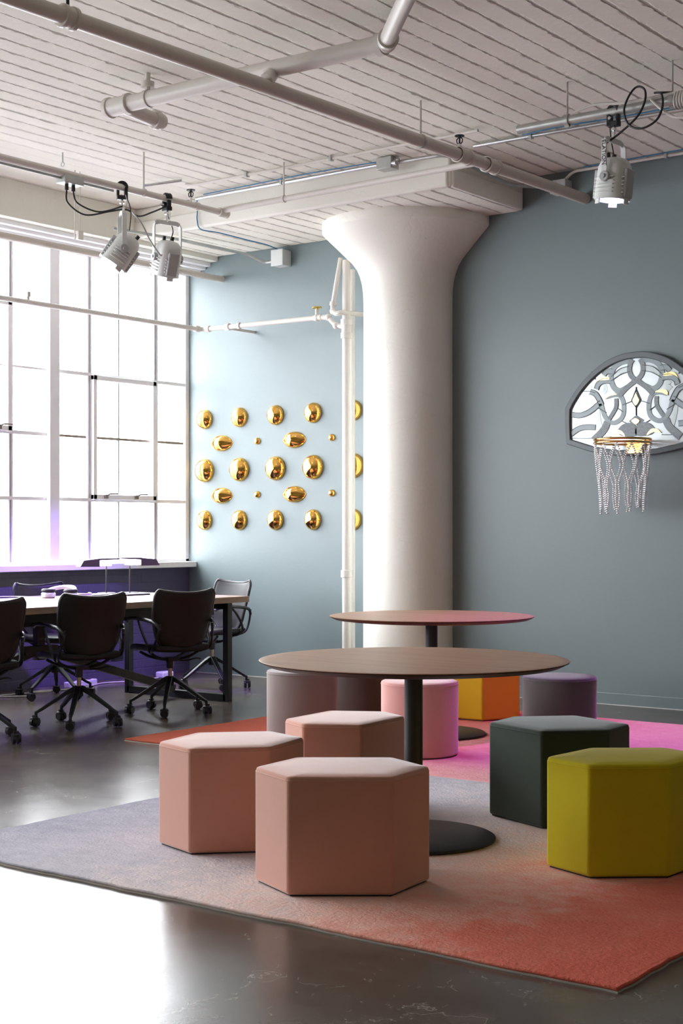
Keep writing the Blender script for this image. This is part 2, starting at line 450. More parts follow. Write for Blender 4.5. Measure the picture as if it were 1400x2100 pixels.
def smooth_path(pts, n=8):
    pts = [Vector(p) for p in pts]; out = []
    for i in range(len(pts) - 1):
        p0 = pts[max(i - 1, 0)]; p1 = pts[i]; p2 = pts[i + 1]; p3 = pts[min(i + 2, len(pts) - 1)]
        for k in range(n):
            t = k / n
            out.append(.5 * ((2 * p1) + (p2 - p0) * t + (2 * p0 - 5 * p1 + 4 * p2 - p3) * t * t + (3 * p1 - p0 - 3 * p2 + p3) * t ** 3))
    out.append(pts[-1]); return out

# ------------------------------------------------------------------ room shell
YB = 9.86; XL = -9.25; HC = 3.98; HB = 3.73; YF = -4.9; XR = 6.0
struct('floor', MB().box(((XL + XR) / 2, (YB + YF) / 2, -.05), (XR - XL + .8, YB - YF + .8, .1)), 'floor', 'polished brown-grey concrete floor')
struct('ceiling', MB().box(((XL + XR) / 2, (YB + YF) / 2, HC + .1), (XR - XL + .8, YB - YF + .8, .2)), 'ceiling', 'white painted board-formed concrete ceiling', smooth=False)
struct('wall_back', MB().box(((XL + XR) / 2, YB + .1, HC / 2), (XR - XL + .6, .2, HC)), 'wall', 'grey-blue painted rear wall', smooth=False)
struct('wall_left', MB().box((XL - .15, (YB + YF) / 2, .475), (.30, YB - YF, .95)), 'brick', 'low painted brick wall below the window', smooth=False)
struct('wall_right', MB().box((XR + .1, (YB + YF) / 2, HC / 2), (.2, YB - YF, HC)), 'warm_room', smooth=False)
struct('wall_front', MB().box(((XL + XR) / 2, YF - .1, HC / 2), (XR - XL + .6, .2, HC)), 'warm_room', smooth=False)
# head of the window wall
m = MB().box((-9.075, (YB + YF) / 2, (HC + 3.69) / 2), (.35 + .0, YB - YF, HC - 3.69)).box((XL - .12, (YB + YF) / 2, (HC + 3.62) / 2), (.24, YB - YF, HC - 3.62))
struct('ceiling_edge_beam', m, 'concrete_white', 'white concrete beam above the window', bevel=.006)
m = MB()
for i, (x, z0, z1) in enumerate([(-8.99, 3.655, 3.69), (-9.05, 3.63, 3.672), (-9.11, 3.61, 3.655), (-9.17, 3.595, 3.64)]):
    m.box(((x - 9.25) / 2, (YB + YF) / 2, (z0 + z1) / 2), (abs(-9.25 - x), YB - YF, z1 - z0))
struct('trim_2', m, 'frame', 'stepped white lintel over the window', bevel=.003)
m = MB().box((XL + .02, (YB + YF) / 2, .975), (.14, YB - YF, .05))
struct('trim_1', m, 'frame', 'white window ledge along the brick wall', bevel=.005)
# rear beam / drop slab over the column
m = MB().box(((-9.25 - 5.755) / 2, (YB + 8.83) / 2, (HC + HB) / 2), (9.25 - 5.755, YB - 8.83, HC - HB))
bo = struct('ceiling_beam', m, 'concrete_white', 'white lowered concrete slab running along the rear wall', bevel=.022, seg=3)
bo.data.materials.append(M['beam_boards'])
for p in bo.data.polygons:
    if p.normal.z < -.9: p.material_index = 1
m = MB().box(((-9.25 - 5.77) / 2, 8.845, 3.80), (9.25 - 5.77, .06, .14)).box((-5.77, 9.34, 3.80), (.06, .98, .14))
struct('trim_3', m, 'concrete_white', 'white band around the lowered slab', bevel=.018, seg=3)
m = MB().box(((-6.4 + XR) / 2, YB - .008, .043), (XR + 6.4, .016, .086))
struct('baseboard_back', m, 'wall', 'low grey-blue baseboard right of the column', bevel=.004)
m = MB().box(((XL + XR) / 2, YB - .012 - .008, .0015), (XR - XL, .012, .003))
struct('trim_4', m, 'paper', 'thin pale caulk line along the rear wall')

# ------------------------------------------------------------------ windows
PER = 1.64
levels = [1.0, 1.54, 2.07, 2.60, 3.12, 3.62]
def window(i, y1, hop_rows):
    y0 = y1 - PER
    w = thing('window_%d' % i, 'tall white steel window, %s' % ('nearest the rear wall' if i == 1 else 'one bay further along'), 'window', (XL, y0, 0), 0, None, 'structure')
    del w['category']
    H = levels
    mir = (i % 2 == 0)
    def Y(t): return (PER - t) if mir else t          # t measured from the mullion side
    fr = MB()
    fr.box((-.02, .0, (H[0] + H[-1]) / 2), (.11, .105, H[-1] - H[0]))      # big mullion
    fr.box((-.04, Y(PER - .02) if not mir else Y(PER - .02), (H[0] + H[-1]) / 2), (.07, .05, H[-1] - H[0]))
    fr.box((-.04, PER / 2, H[-1] - .012), (.07, PER, .035)).box((-.04, PER / 2, H[0] + .012), (.07, PER, .03))
    build('window_frame', fr, 'frame', w, bevel=.004)
    b = MB()
    for t, wd in ((.410, .016), (.440, .012), (1.200, .012), (1.235, .018)):
        b.box((-.034, Y(t), (H[0] + H[-1]) / 2), (.050, wd, H[-1] - H[0]))
    for t in (.425, 1.218): b.box((-.052, Y(t), (H[0] + H[-1]) / 2), (.012, .04, H[-1] - H[0]))
    for k in (1, 3, 4):
        hh = .03 if k == 1 or (k == 3 and not mir) or k == 4 else .018
        b.box((-.035, PER / 2, H[k]), (.05, PER, hh))
    build('glazing_frame', b, 'frame', w, bevel=.003)
    b = MB()
    if mir: b.box((-.035, PER / 2, H[2]), (.05, PER, .03))
    else: b.box((-.045, PER / 2, H[2]), (.03, PER - .1, .020))
    if mir: b.box((-.03, (Y(.0) + Y(.40)) / 2, H[3]), (.03, .34, .02))
    build('thin_crossbar', b, 'bar_brown' if not mir else 'frame', w, bevel=.002)
    b = MB().box((-.045, Y(.788), (H[0] + H[-1]) / 2), (.026, .014, H[-1] - H[0]))
    build('thin_centre_bar', b, 'bar_green', w, bevel=.002)
    h0, h1 = H[hop_rows[0]], H[hop_rows[1]]
    s = MB()
    ya, yb = Y(.44), Y(1.19); yc = (ya + yb) / 2; L = abs(yb - ya)
    s.box((.005, yc, h0 + .025), (.04, L, .04)).box((.005, yc, h1 - .025), (.04, L, .04))
    for yy in (ya + (.02 if yb > ya else -.02), yb - (.02 if yb > ya else -.02)): s.box((.005, yy, (h0 + h1) / 2), (.04, .04, h1 - h0))
    hs = build('opening_sash', s, 'frame', w, bevel=.003)
    for q in (.18, .66):
        hm = MB(); yq = ya + (yb - ya) * q
        hm.box((.035, yq, h0 + .03), (.02, .03, .035)).tube([(.05, yq, h0 + .04), (.06, yq + .02, h0 + .052), (.06, yq + .11, h0 + .055)], .007, 8)
        build('handle', hm, 'handle', hs)
    g = MB().box((-.058, PER / 2, (H[0] + H[-1]) / 2), (.004, PER - .08, H[-1] - H[0] - .04))
    build('pane', g, 'pane', w)
    return w
NB = 6
for i in range(NB):
    window(i + 1, YB - i * PER, (1, 3) if i % 2 == 0 else (2, 4))

m = MB().box((XL - .15, (YB - NB * PER + YF) / 2, (.95 + 3.98) / 2), (.30, YB - NB * PER - YF, 3.03))
struct('wall_left', m, 'warm_room', 'solid left wall beyond the windows', smooth=False)
# ------------------------------------------------------------------ column
m = MB()
cx, cy = -6.75, 9.75
prof = [(.365, 0), (.364, 1.0), (.363, 2.0), (.362, 2.9), (.363, 3.10), (.366, 3.18), (.375, 3.25), (.392, 3.315), (.418, 3.375), (.455, 3.425), (.53, 3.50), (.61, 3.578), (.685, 3.650), (.694, 3.662), (.694, 3.72), (.692, 3.735)]
m.lathe(prof, (cx, cy, 0), 72)
col = build('mushroom_column', m, 'concrete_white', ang=50)
tag(col, 'thick white painted round concrete column flaring out at the top', 'column')

# ------------------------------------------------------------------ pipes and conduits
def collar(mb, p, d, r, w):
    p = Vector(p); d = Vector(d).normalized()
    mb.cyl(p - d * w / 2, p + d * w / 2, r, n=20)

# main sprinkler pipe
t = thing('sprinkler_main_pipe', 'long thick greige pipe crossing the whole ceiling diagonally', 'pipe', (-5.226, 9.8, 3.75))
def mainpt(y): return (0, y - 9.8, (3.75 - (9.8 - y) * .0118) - 3.75)
build('pipe', MB().tube([mainpt(9.86), mainpt(6), mainpt(2), mainpt(-3)], .040, 20), 'pipe_grey', t)
m = MB()
for y in (8.52, 8.17):
    m = MB()
    for dy in (-.055, .055): collar(m, mainpt(y + dy), (0, 1, 0), .054, .03)
    collar(m, mainpt(y), (0, 1, 0), .048, .14)
    m.cyl(Vector(mainpt(y)), Vector(mainpt(y)) + Vector((-.07, 0, 0)), .03)
    build('coupling', m, 'pipe_grey', t, bevel=.003)
m = MB()
for dy in (-.03, .03): collar(m, mainpt(4.74 + dy), (0, 1, 0), .056, .025)
collar(m, mainpt(4.74), (0, 1, 0), .05, .08)
build('coupling', m, 'pipe_grey', t, bevel=.003)
m = MB().cyl(mainpt(7.68), (0, 7.68 - 9.8, HC - 3.75), .006, n=8)
collar(m, mainpt(7.68), (0, 1, 0), .045, .02)
build('hanger_rod', m, 'galv_dull', t)
m = MB().cyl(mainpt(4.74), (0, 4.74 - 9.8, HC - 3.75), .008, n=8)
build('hanger_rod', m, 'black_steel', t)

main_pipe = t
# thick white branch under the ceiling
t = thing('white_branch_pipe', 'thick white pipe with an angled elbow close under the ceiling', 'pipe', (-5.4, 6.27, 3.83))
def L(p, o): return tuple(a - b for a, b in zip(p, o))
O = (-5.4, 6.27, 3.83)
build('pipe', MB().tube([L(p, O) for p in [(-6.52, 6.25, 3.83), (-5.4, 6.26, 3.83), (-4.50, 6.29, 3.83)]], .048, 20), 'pipe_white', t)
build('angled_pipe', MB().tube([L(p, O) for p in [(-4.50, 6.29, 3.83), (-4.2, 5.98, 3.83), (-3.4, 5.17, 3.83)]], .043, 20), 'pipe_white', t)
m = MB()
collar(m, L((-6.52, 6.25, 3.83), O), (1, 0, 0), .064, .03); collar(m, L((-6.36, 6.25, 3.83), O), (1, 0, 0), .062, .03)
collar(m, L((-6.43, 6.25, 3.83), O), (1, 0, 0), .055, .16)
m.cyl(L((-6.40, 6.25, 3.82), O), L((-6.40, 6.50, 3.80), O), .043); collar(m, L((-6.40, 6.52, 3.80), O), (0, 1, 0), .058, .04)
m.ball(L((-6.40, 6.56, 3.80), O), (.05, .05, .05))
build('end_tee', m, 'pipe_white', t, bevel=.003)
m = MB(); collar(m, L((-4.53, 6.29, 3.83), O), (1, 0, 0), .06, .04); m.ball(L((-4.49, 6.28, 3.83), O), .055, 16, 10); collar(m, L((-4.45, 6.24, 3.83), O), (1, -1, 0), .056, .03)
build('elbow', m, 'pipe_white', t)
m = MB().cyl(L((-6.2, 6.25, 3.86), O), L((-6.2, 6.25, HC), O), .016, n=10); collar(m, L((-6.2, 6.25, 3.83), O), (1, 0, 0), .053, .03); m.cyl(L((-6.2, 6.25, 3.90), O), L((-6.2, 6.25, 3.93), O), .04)
build('ceiling_hanger', m, 'pipe_white', t)
m = MB().tube([L(p, O) for p in [(-5.3, 6.27, 3.82), (-5.24, 6.24, 3.79), (-5.226, 6.18, 3.74)]], .04, 14)
build('joining_tee', m, 'pipe_white', t)

# loop of thin pipe carrying the two left spotlights
ZL = 3.69
O = (-7.51, 8.36, ZL)
t = thing('lighting_pipe', 'thin white pipe along the window side carrying two spotlights', 'pipe', O)
build('pipe', MB().tube([L((-7.51, 8.42, ZL), O), L((-7.51, 4, ZL - .01), O), L((-7.51, -4, ZL - .03), O)], .0235, 14), 'pipe_white', t)
m = MB(); collar(m, (0, -.28, 0), (0, 1, 0), .031, .04); build('fitting', m, 'pipe_white', t, bevel=.002)
m = MB(); collar(m, (0, .0, 0), (0, 1, 0), .034, .07); collar(m, (0, .045, 0), (0, 1, 0), .036, .03)
build('end_fitting', m, 'pipe_white', t, bevel=.002)
for y in (7.53, 5.6):
    m = MB(); m.cyl(L((-7.51, y, ZL), O), L((-7.51, y, HC), O), .007, n=8); collar(m, L((-7.51, y, ZL), O), (0, 1, 0), .029, .02)
    build('hanger_rod', m, 'pipe_white', t)
light_pipe = t
O = (-6.4, 8.36, 3.70)
t = thing('beam_side_pipe', 'thin white pipe running in front of the lowered slab to the thick pipe', 'pipe', O)
build('pipe', MB().tube([L((-7.48, 8.36, 3.705), O), L((-5.26, 8.36, 3.725), O)], .021, 14), 'pipe_white', t)
m = MB().cyl(L((-6.9, 8.36, 3.70), O), L((-6.9, 8.36, HC), O), .006, n=8); collar(m, L((-6.9, 8.36, 3.71), O), (1, 0, 0), .027, .02)
build('hanger_rod', m, 'pipe_white', t)

def sprinkler(x, y, z, par):
    t = bpy.data.objects.new('sprinkler_head', None); COL.objects.link(t); t.parent = par; t.location = Vector((x, y, z)) - par.location; t.empty_display_size = .05; t['label'] = 'small dark sprinkler head'
    build('stem', MB().cyl((0, 0, 0), (0, 0, .035), .010), 'chrome', t)
    build('link_frame', MB().tube([(0, 0, .03), (.02, 0, .045), (.022, 0, .065), (0, 0, .085)], .004, 6).tube([(0, 0, .03), (-.02, 0, .045), (-.022, 0, .065), (0, 0, .085)], .004, 6).cyl((0, 0, .03), (0, 0, .085), .006), 'black_steel', t)
    build('deflector', MB().cyl((0, 0, .085), (0, 0, .091), .032), 'black_steel', t)

sprinkler(-5.226, 8.13, 3.765, main_pipe)
sprinkler(-7.51, 8.02, 3.71, light_pipe)
# right lighting tube
O = (-4.65, 7.9, 3.75)
t = thing('lighting_tube', 'galvanised tube at top right carrying the spotlight', 'pipe', O)
build('tube', MB().tube([(0, 0, 0), (3.6, 0, 0)], .027, 18), 'galv_dull', t)
for x in (.34, 1.02, 1.9):
    m = MB(); collar(m, (x, 0, 0), (1, 0, 0), .036, .03); m.box((x, 0, -.035), (.03, .02, .02)).cyl((x, 0, 0), (x, 0, HC - 3.75), .006, n=8)
    build('tube_hanger', m, 'galv_dull', t)
tag(build('tube_side_cable', MB().tube(smooth_path([(-4.25, 7.86, 3.775), (-4.1, 7.86, 3.80), (-3.95, 7.86, 3.78), (-3.8, 7.86, 3.775), (-3.6, 7.88, 3.785), (-3.3, 7.88, 3.79), (-2.0, 7.88, 3.79)]), .009, 8), 'white_cable'), 'pale cable lying along the galvanised tube', 'cable')
m = MB()
for k in range(9):
    x = -3.60 + k * .017; m.tube([(x + .004 * math.sin(a), 7.9 + .043 * math.cos(a), 3.745 + .045 * math.sin(a)) for a in [2 * PI * q / 20 for q in range(20)]], .008, 6, True)
m.tube(smooth_path([(-3.47, 7.86, 3.72), (-3.455, 7.85, 3.66), (-3.45, 7.85, 3.60)]), .007, 6)
tag(build('wound_cable', m, 'white_cable'), 'beige cable wound round the galvanised tube at the right edge', 'cable')

def conduit(name, label, pts, r, mat='galv', fr=.06, strap=(), cat='conduit'):
    O = pts[0]; t = thing(name, label, cat, O)
    build('conduit_tube', MB().tube(fillet([L(p, O) for p in pts], fr), r, 12), mat, t)
    if strap:
        for p in strap:
            m = MB(); m.box(L(p, O), (.02, .04, .035)).cyl(L((p[0], p[1], p[2] - .02), O), L((p[0], p[1], p[2] + .04), O), .006, n=8)
            build('strap', m, 'galv', t)
    return t
conduit('ceiling_conduit', 'thin conduit on the ceiling in front of the lowered slab', [(-7.93, 8.41, 3.97), (-7.85, 8.41, 3.955), (-5.26, 8.41, 3.955)], .011, 'pipe_white', .03, [(-7.3, 8.41, 3.955), (-6.5, 8.41, 3.955)])
conduit('ceiling_conduit', 'bright steel conduit running from the left to the square junction box', [(-8.09, 8.70, 3.935), (-6.28, 8.70, 3.935)], .014, 'galv', .03, [(-7.2, 8.70, 3.94)])
conduit('ceiling_conduit', 'twin steel conduit bending round the corner of the slab', [(-6.14, 8.72, 3.935), (-5.72, 8.74, 3.935), (-5.68, 9.0, 3.89), (-5.68, 9.55, 3.86), (-5.47, 9.80, 3.86)], .014, 'galv_dull', .10)
conduit('ceiling_conduit', 'steel conduit on the ceiling behind the lighting tube', [(-5.50, 8.74, 3.955), (-3.2, 8.80, 3.955), (0, 8.85, 3.955)], .014, 'galv', .03, [(-5.05, 8.75, 3.955), (-3.75, 8.78, 3.955)])
conduit('ceiling_conduit', 'short steel conduit on the ceiling above the left spotlights', [(-8.05, 8.08, 3.92), (-7.84, 8.27, 3.965)], .011, 'galv', .03)
conduit('ceiling_conduit', 'pair of steel conduits beside the left lighting pipe', [(-7.53, 7.25, 3.655), (-7.53, -4, 3.635)], .010, 'galv_dull', .03)
conduit('ceiling_conduit', 'pair of pale conduits along the top of the rear wall', [(-5.38, 9.80, 3.89), (-5.30, 9.80, 3.955), (2, 9.80, 3.955)], .011, 'pipe_white', .05, [(-4.55, 9.80, 3.955)])
conduit('wall_conduit', 'steel conduit under the slab ending at the small grey box by the window', [(-8.62, 8.3, 3.70), (-8.48, 8.96, 3.69), (-8.36, 9.65, 3.66), (-8.30, 9.80, 3.60), (-8.17, 9.80, 3.61)], .013, 'galv_dull', .05)
t = thing('square_junction_box', 'square steel junction box on the conduit above the column', 'junction box', (-6.21, 8.70, 3.93))
build('box_body', MB().box((0, 0, 0), (.13, .10, .085)), 'galv_dull', t, bevel=.003)
for a_, b_ in ((0, .015), (-.03, -.01)): build('connector', MB().cyl((.06, a_, b_), (.10, a_, b_), .018), 'galv', t)
t = thing('square_junction_box', 'white junction box fixed high on the rear wall left of the column', 'junction box', (-8.115, 9.80, 3.62))
build('box_body', MB().box((0, 0, 0), (.125, .11, .135)), 'box_grey', t, bevel=.004)
build('cover_plate', MB().box((0, -.06, 0), (.13, .012, .14)), 'spot_white', t, bevel=.004)
t = thing('square_junction_box', 'grey junction box at the top of the rear wall right of the column', 'junction box', (-5.40, 9.80, 3.85))
build('box_body', MB().box((0, 0, 0), (.13, .11, .10)), 'box_grey', t, bevel=.004)
t = thing('square_junction_box', 'small steel junction box hanging under the left lighting pipe', 'junction box', (-7.53, 6.85, 3.655))
build('box_body', MB().box((0, 0, -.005), (.09, .17, .055)), 'galv_dull', t, bevel=.003)
for a_ in (-.03, .03): build('cable_gland', MB().cyl((0, a_, -.03), (0, a_, -.075), .013), 'black_plastic', t)

# blue data cables
def cable(label, pts, r, mat, name='cable', n=8):
    O = pts[0]
    o = build(name, MB().tube(smooth_path([L(p, O) for p in pts], n), r, 8), mat); o.location = O
    return tag(o, label, 'cable')
cable('blue cable on the steel conduit above the slab', [(-8.0, 8.69, 3.955), (-7.5, 8.68, 3.957), (-7.0, 8.68, 3.962), (-6.6, 8.68, 3.958), (-6.3, 8.69, 3.955)], .005, 'blue_cable', 'blue_cable')
cable('blue cable on the conduit behind the right lighting tube', [(-5.1, 8.72, 3.965), (-4.75, 8.71, 3.97), (-4.5, 8.73, 3.968), (-4.0, 8.76, 3.972), (-3.5, 8.76, 3.968), (-2.5, 8.78, 3.97)], .005, 'blue_cable', 'blue_cable')
cable('blue cable along the top of the rear wall at right', [(-5.2, 9.79, 3.972), (-4.8, 9.785, 3.972), (-4.4, 9.78, 3.975), (-3.0, 9.78, 3.975)], .005, 'blue_cable', 'blue_cable')
cable('blue cable drooping from the slab edge to the white junction box', [(-8.08, 8.70, 3.93), (-8.16, 8.79, 3.86), (-8.17, 8.80, 3.79), (-8.14, 8.81, 3.715), (-8.12, 9.0, 3.715), (-8.10, 9.35, 3.705), (-8.12, 9.6, 3.71), (-8.14, 9.77, 3.70), (-8.13, 9.79, 3.69)], .005, 'blue_cable', 'blue_cable')

# pipes on the window side
conduit('window_head_pipe', 'thick pale pipe along the head of the window', [(-8.85, YB, 3.525), (-8.85, -4.8, 3.50)], .028, 'pipe_grey', cat='pipe')
O = (-8.77, 9.50, 3.03)
t = thing('window_cross_pipe', 'white pipe crossing the window then turning along the rear wall', 'pipe', O)
build('pipe', MB().tube(fillet([L(p, O) for p in [(-8.77, -4.8, 3.03), (-8.77, 9.50, 3.03), (-7.56, 9.55, 3.03)]], .05), .020, 14), 'pipe_white', t)
for p, d, r_, w_ in (((0, -.06, 0), (0, 1, 0), .028, .05), ((.07, .005, 0), (1, 0, 0), .028, .05), ((.29, .015, 0), (1, 0, 0), .030, .05), ((.42, .015, 0), (1, 0, 0), .027, .03)):
    m = MB(); collar(m, p, d, r_, w_); build('fitting', m, 'pipe_white', t, bevel=.002)
build('wall_strut', MB().tube([(.30, .02, -.01), (.30, .36, -.01)], .012, 10), 'pipe_grey', t)
m = MB().cyl((0, -1.95, 0), (0, -1.95, .06), .012).box((0, -1.95, .06), (.03, .03, .04))
build('pipe_clip', m, 'pipe_grey', t)
t = thing('shut_off_valve', 'white valve with a small brass wheel left of the column', 'valve', (-7.53, 9.55, 3.03))
build('valve_body', MB().ball((0, 0, 0), (.035, .03, .03)).cyl((0, 0, 0), (0, 0, .07), .014).cyl((-.04, 0, 0), (.05, 0, 0), .024), 'pipe_white', t)
build('hand_wheel', MB().tube([(.036 * math.cos(a), .036 * math.sin(a), .085) for a in [2 * PI * q / 16 for q in range(16)]], .006, 6, True).box((0, 0, .085), (.07, .008, .006)).box((0, 0, .085), (.008, .07, .006)).cyl((0, 0, .06), (0, 0, .09), .008), 'brass_valve', t)
build('elbow_run', MB().tube(fillet([(.04, 0, 0), (.12, 0, -.005), (.19, 0, -.075), (.30, 0, -.10)], .04), .020, 12).ball((.12, 0, -.005), .03).ball((.2, 0, -.08), .03), 'pipe_white', t)
t = thing('riser_pipe', 'tall white vertical pipe standing left of the column', 'pipe', (-7.225, 9.55, 0))
build('pipe', MB().tube([(0, 0, 0), (0, 0, 2), (0, 0, 3.47)], .034, 18), 'pipe_white', t)
m = MB(); collar(m, (0, 0, .93), (0, 0, 1), .045, .06)
build('coupling', m, 'pipe_white', t, bevel=.003)
m = MB()
for z in (2.97, 2.86): collar(m, (0, 0, z), (0, 0, 1), .046, .045)
collar(m, (0, 0, 2.915), (0, 0, 1), .040, .09)
build('coupling', m, 'pipe_white', t, bevel=.003)
t = thing('slim_riser_pipe', 'slimmer white vertical pipe just behind the tall riser', 'pipe', (-7.279, 9.70, 0))
build('pipe', MB().tube([(0, 0, 0), (0, 0, 3.42)], .024, 14), 'pipe_white', t)
t = thing('elbow_drain_pipe', 'white pipe bending from under the slab towards the column', 'pipe', (-7.33, 9.50, 3.06))
build('pipe', MB().tube(fillet([(.055, .04, .43), (.05, .0, .26), (0, 0, .02), (.05, -.02, -.03), (.10, -.02, -.02), (.20, .30, -.02)], .05), .020, 12), 'pipe_white', t)
m = MB(); collar(m, (.008, 0, .06), (.1, 0, .6), .028, .03); m.ball((.01, 0, 0), .03)
build('elbow', m, 'pipe_white', t)
t = thing('drop_cord', 'thin pale cord hanging in front of the window head', 'cord', (-8.3, 7.6, 2.9))
build('cord', MB().tube([(0, 0, .56), (0, 0, 1.08)], .004, 6).tube([(.0, .05, .62), (.0, .05, 1.08)], .003, 6), 'white_cable', t)
build('cord_clip', MB().box((0, .05, .60), (.03, .05, .07)), 'pipe_white', t, bevel=.005)
t = thing('ceiling_hook', 'small ring hook hanging from the ceiling above the left junction box', 'hook', (-7.98, 7.19, HC))
build('hook_rod', MB().cyl((0, 0, 0), (0, 0, -.07), .005, n=8).tube([(.016 * math.cos(a), 0, -.085 + .016 * math.sin(a)) for a in [2 * PI * q / 14 for q in range(14)]], .003, 6, True), 'galv_dull', t)

# ------------------------------------------------------------------ spotlights
def spotlight(label, x, y, z, rz, tilt, drop=.42, lettering=False):
    t = thing('spotlight', label, 'spotlight', (x, y, z), rz, 'spotlights hung from pipes')
    m = MB()
    arc = [(.0, .033 * math.cos(a), .033 * math.sin(a)) for a in [PI * (-.15 + 1.2 * q / 12) for q in range(13)]]
    for xx in (-.016, .0, .016): m.tube([(p[0] + xx, p[1], p[2]) for p in arc], .010, 8)
    m.box((0, .028, -.045), (.045, .022, .085)).box((0, 0, -.075), (.045, .07, .03)).box((0, -.028, -.04), (.03, .018, .05))
    build('clamp', m, 'black_steel', t, bevel=.003)
    m = MB().cyl((0, 0, -.085), (0, 0, -.17), .008).cyl((0, 0, -.10), (0, 0, -.115), .018).cyl((-.03, 0, -.05), (-.055, 0, -.05), .010).tube([(.03, .02, -.06), (.04, .03, -.11), (.03, .02, -.16)], .003, 6)
    build('clamp_bolt', m, 'chrome', t)
    top = -.175; hw = .108
    m = MB(); pts = fillet([(-hw, 0, -drop), (-hw, 0, top), (hw, 0, top), (hw, 0, -drop)], .045, 6)
    P = []
    for p in pts: P.append(p)
    for i in range(len(P) - 1): m.bar(P[i], P[i + 1], .032, .008, Vector((0, 1, 0))) if False else m.bar(P[i], P[i + 1], .008 if abs(P[i + 1].x - P[i].x) < abs(P[i + 1].z - P[i].z) else .032, .032 if abs(P[i + 1].x - P[i].x) < abs(P[i + 1].z - P[i].z) else .008, Vector((0, 1, 0)))
    build('yoke', m, 'spot_white', t)
    R = Matrix.Translation((0, 0, -drop)) @ Matrix.Rotation(tilt, 4, 'X')
    m = MB(); m.T = R
    n = 32; prof = [(.030, .125), (.058, .118), (.078, .100), (.090, .070), (.094, .03), (.097, -.06), (.100, -.125)]
    P = []
    for r, z_ in prof:
        for i in range(n):
            a = 2 * PI * i / n; c, s_ = math.cos(a), math.sin(a)
            k = (abs(c) ** 4 + abs(s_) ** 4) ** (-1 / 4) * .5 + .5
            P.append((r * c * (k * .98), r * s_ * k, z_))
    F = [(j * n + i, j * n + (i + 1) % n, (j + 1) * n + (i + 1) % n, (j + 1) * n + i) for j in range(len(prof) - 1) for i in range(n)]
    F += [tuple(range(n - 1, -1, -1))]
    m._add(P, F)
    ins = [(p[0] * .93, p[1] * .93, p[2]) for p in P[-n:]]; ins2 = [(p[0] * .9, p[1] * .9, -.10) for p in P[-n:]]
    m._add(P[-n:] + ins + ins2, [(i, (i + 1) % n, n + (i + 1) % n, n + i) for i in range(n)] + [(n + i, n + (i + 1) % n, 2 * n + (i + 1) % n, 2 * n + i) for i in range(n)])
    body = build('housing', m, 'spot_white', t, recalc=True)
    m = MB(); m.T = R
    for k in range(5): m.box((0, 0, .0 - .022 * k), (.206, .11, .006)).box((0, 0, .0 - .022 * k), (.11, .204, .006))
    build('cooling_fins', m, 'spot_white', body, bevel=.002)
    m = MB(); m.T = R
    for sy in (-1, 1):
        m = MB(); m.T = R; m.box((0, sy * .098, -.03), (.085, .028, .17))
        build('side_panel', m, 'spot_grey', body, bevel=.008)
    m = MB(); m.T = R
    for a in (.5, 2.6, 4.7):
        m = MB(); m.T = R; m.box((.094 * math.cos(a), .094 * math.sin(a), -.136), (.050, .010, .030), a + PI / 2)
        build('filter_holder', m, 'spot_white', body, bevel=.002)
    m = MB(); m.T = R; m.cyl((0, 0, -.120), (0, 0, -.1245), .089, n=32)
    build('lens', m, 'lens_violet', body)
    m = MB(); m.T = R
    for sx in (-1, 1):
        m = MB(); m.T = R; m.cyl((sx * .090, 0, 0), (sx * .118, 0, 0), .030).cyl((sx * .118, 0, 0), (sx * .126, 0, 0), .012)
        build('tilt_knob', m, 'spot_grey', t, bevel=.003)
        m = MB(); m.T = R; m.cyl((sx * .03, .03, .10), (sx * .035, .035, .15), .013)
        build('cable_gland', m, 'black_plastic', body)
    m = MB().tube(smooth_path([(.0, .03, -.06), (.05, .05, -.15), (.075, .05, -.22), (.05, .045, -drop + .14)]), .004, 6)
    build('safety_wire', m, 'black_cable', t)
    if lettering:
        cu = bpy.data.curves.new('lettering', 'FONT'); cu.body = 'ELATION'; cu.size = .036; cu.extrude = .0006; cu.align_x = 'CENTER'; cu.align_y = 'CENTER'
        tmp = bpy.data.objects.new('tmp', cu); COL.objects.link(tmp)
        dg = bpy.context.evaluated_depsgraph_get()
        me = bpy.data.meshes.new_from_object(tmp.evaluated_get(dg)); bpy.data.objects.remove(tmp)
        me.materials.clear(); me.materials.append(M['black_plastic'])
        m = MB().box((-hw - .006, 0, -.262), (.004, .030, .155))
        pl = build('name_plate', m, 'plastic_white', t)
        # reads downwards on the outer face of the yoke arm
        Rm = Matrix.Translation((-hw - .0095, 0, -.262)) @ Matrix(((0, 0, -1, 0), (0, -1, 0, 0), (-1, 0, 0, 0), (0, 0, 0, 1)))
        me.transform(Rm)
        o = bpy.data.objects.new('lettering', me); COL.objects.link(o); o.parent = pl
        tag(o, 'black vertical lettering')
    return t, R
def beam(t, R, col, power, angle, blend=.6, size=.05):
    ld = bpy.data.lights.new('spot_beam', 'SPOT'); ld.energy = power; ld.color = col; ld.spot_size = angle; ld.spot_blend = blend; ld.shadow_soft_size = size
    o = bpy.data.objects.new('spot_beam', ld); COL.objects.link(o); o.parent = t
    o.matrix_local = R @ Matrix.Translation((0, 0, -.16))
VIO = (.34, .17, 1.0)
t, R = spotlight('white spotlight tilted towards the window, the left one of the pair', -7.51, 7.316, ZL, math.radians(-35), math.radians(-34), .45)
beam(t, R, VIO, 700, math.radians(62))
t, R = spotlight('white spotlight pointing straight down, the right one of the pair', -7.51, 7.77, ZL, math.radians(72), math.radians(21), .43)
beam(t, R, VIO, 700, math.radians(54))
t, R = spotlight('lit white spotlight on the galvanised tube at top right', -4.0, 7.90, 3.75, math.radians(86), math.radians(6), .40, True)
beam(t, R, (.70, .14, 1.0), 250, math.radians(50))
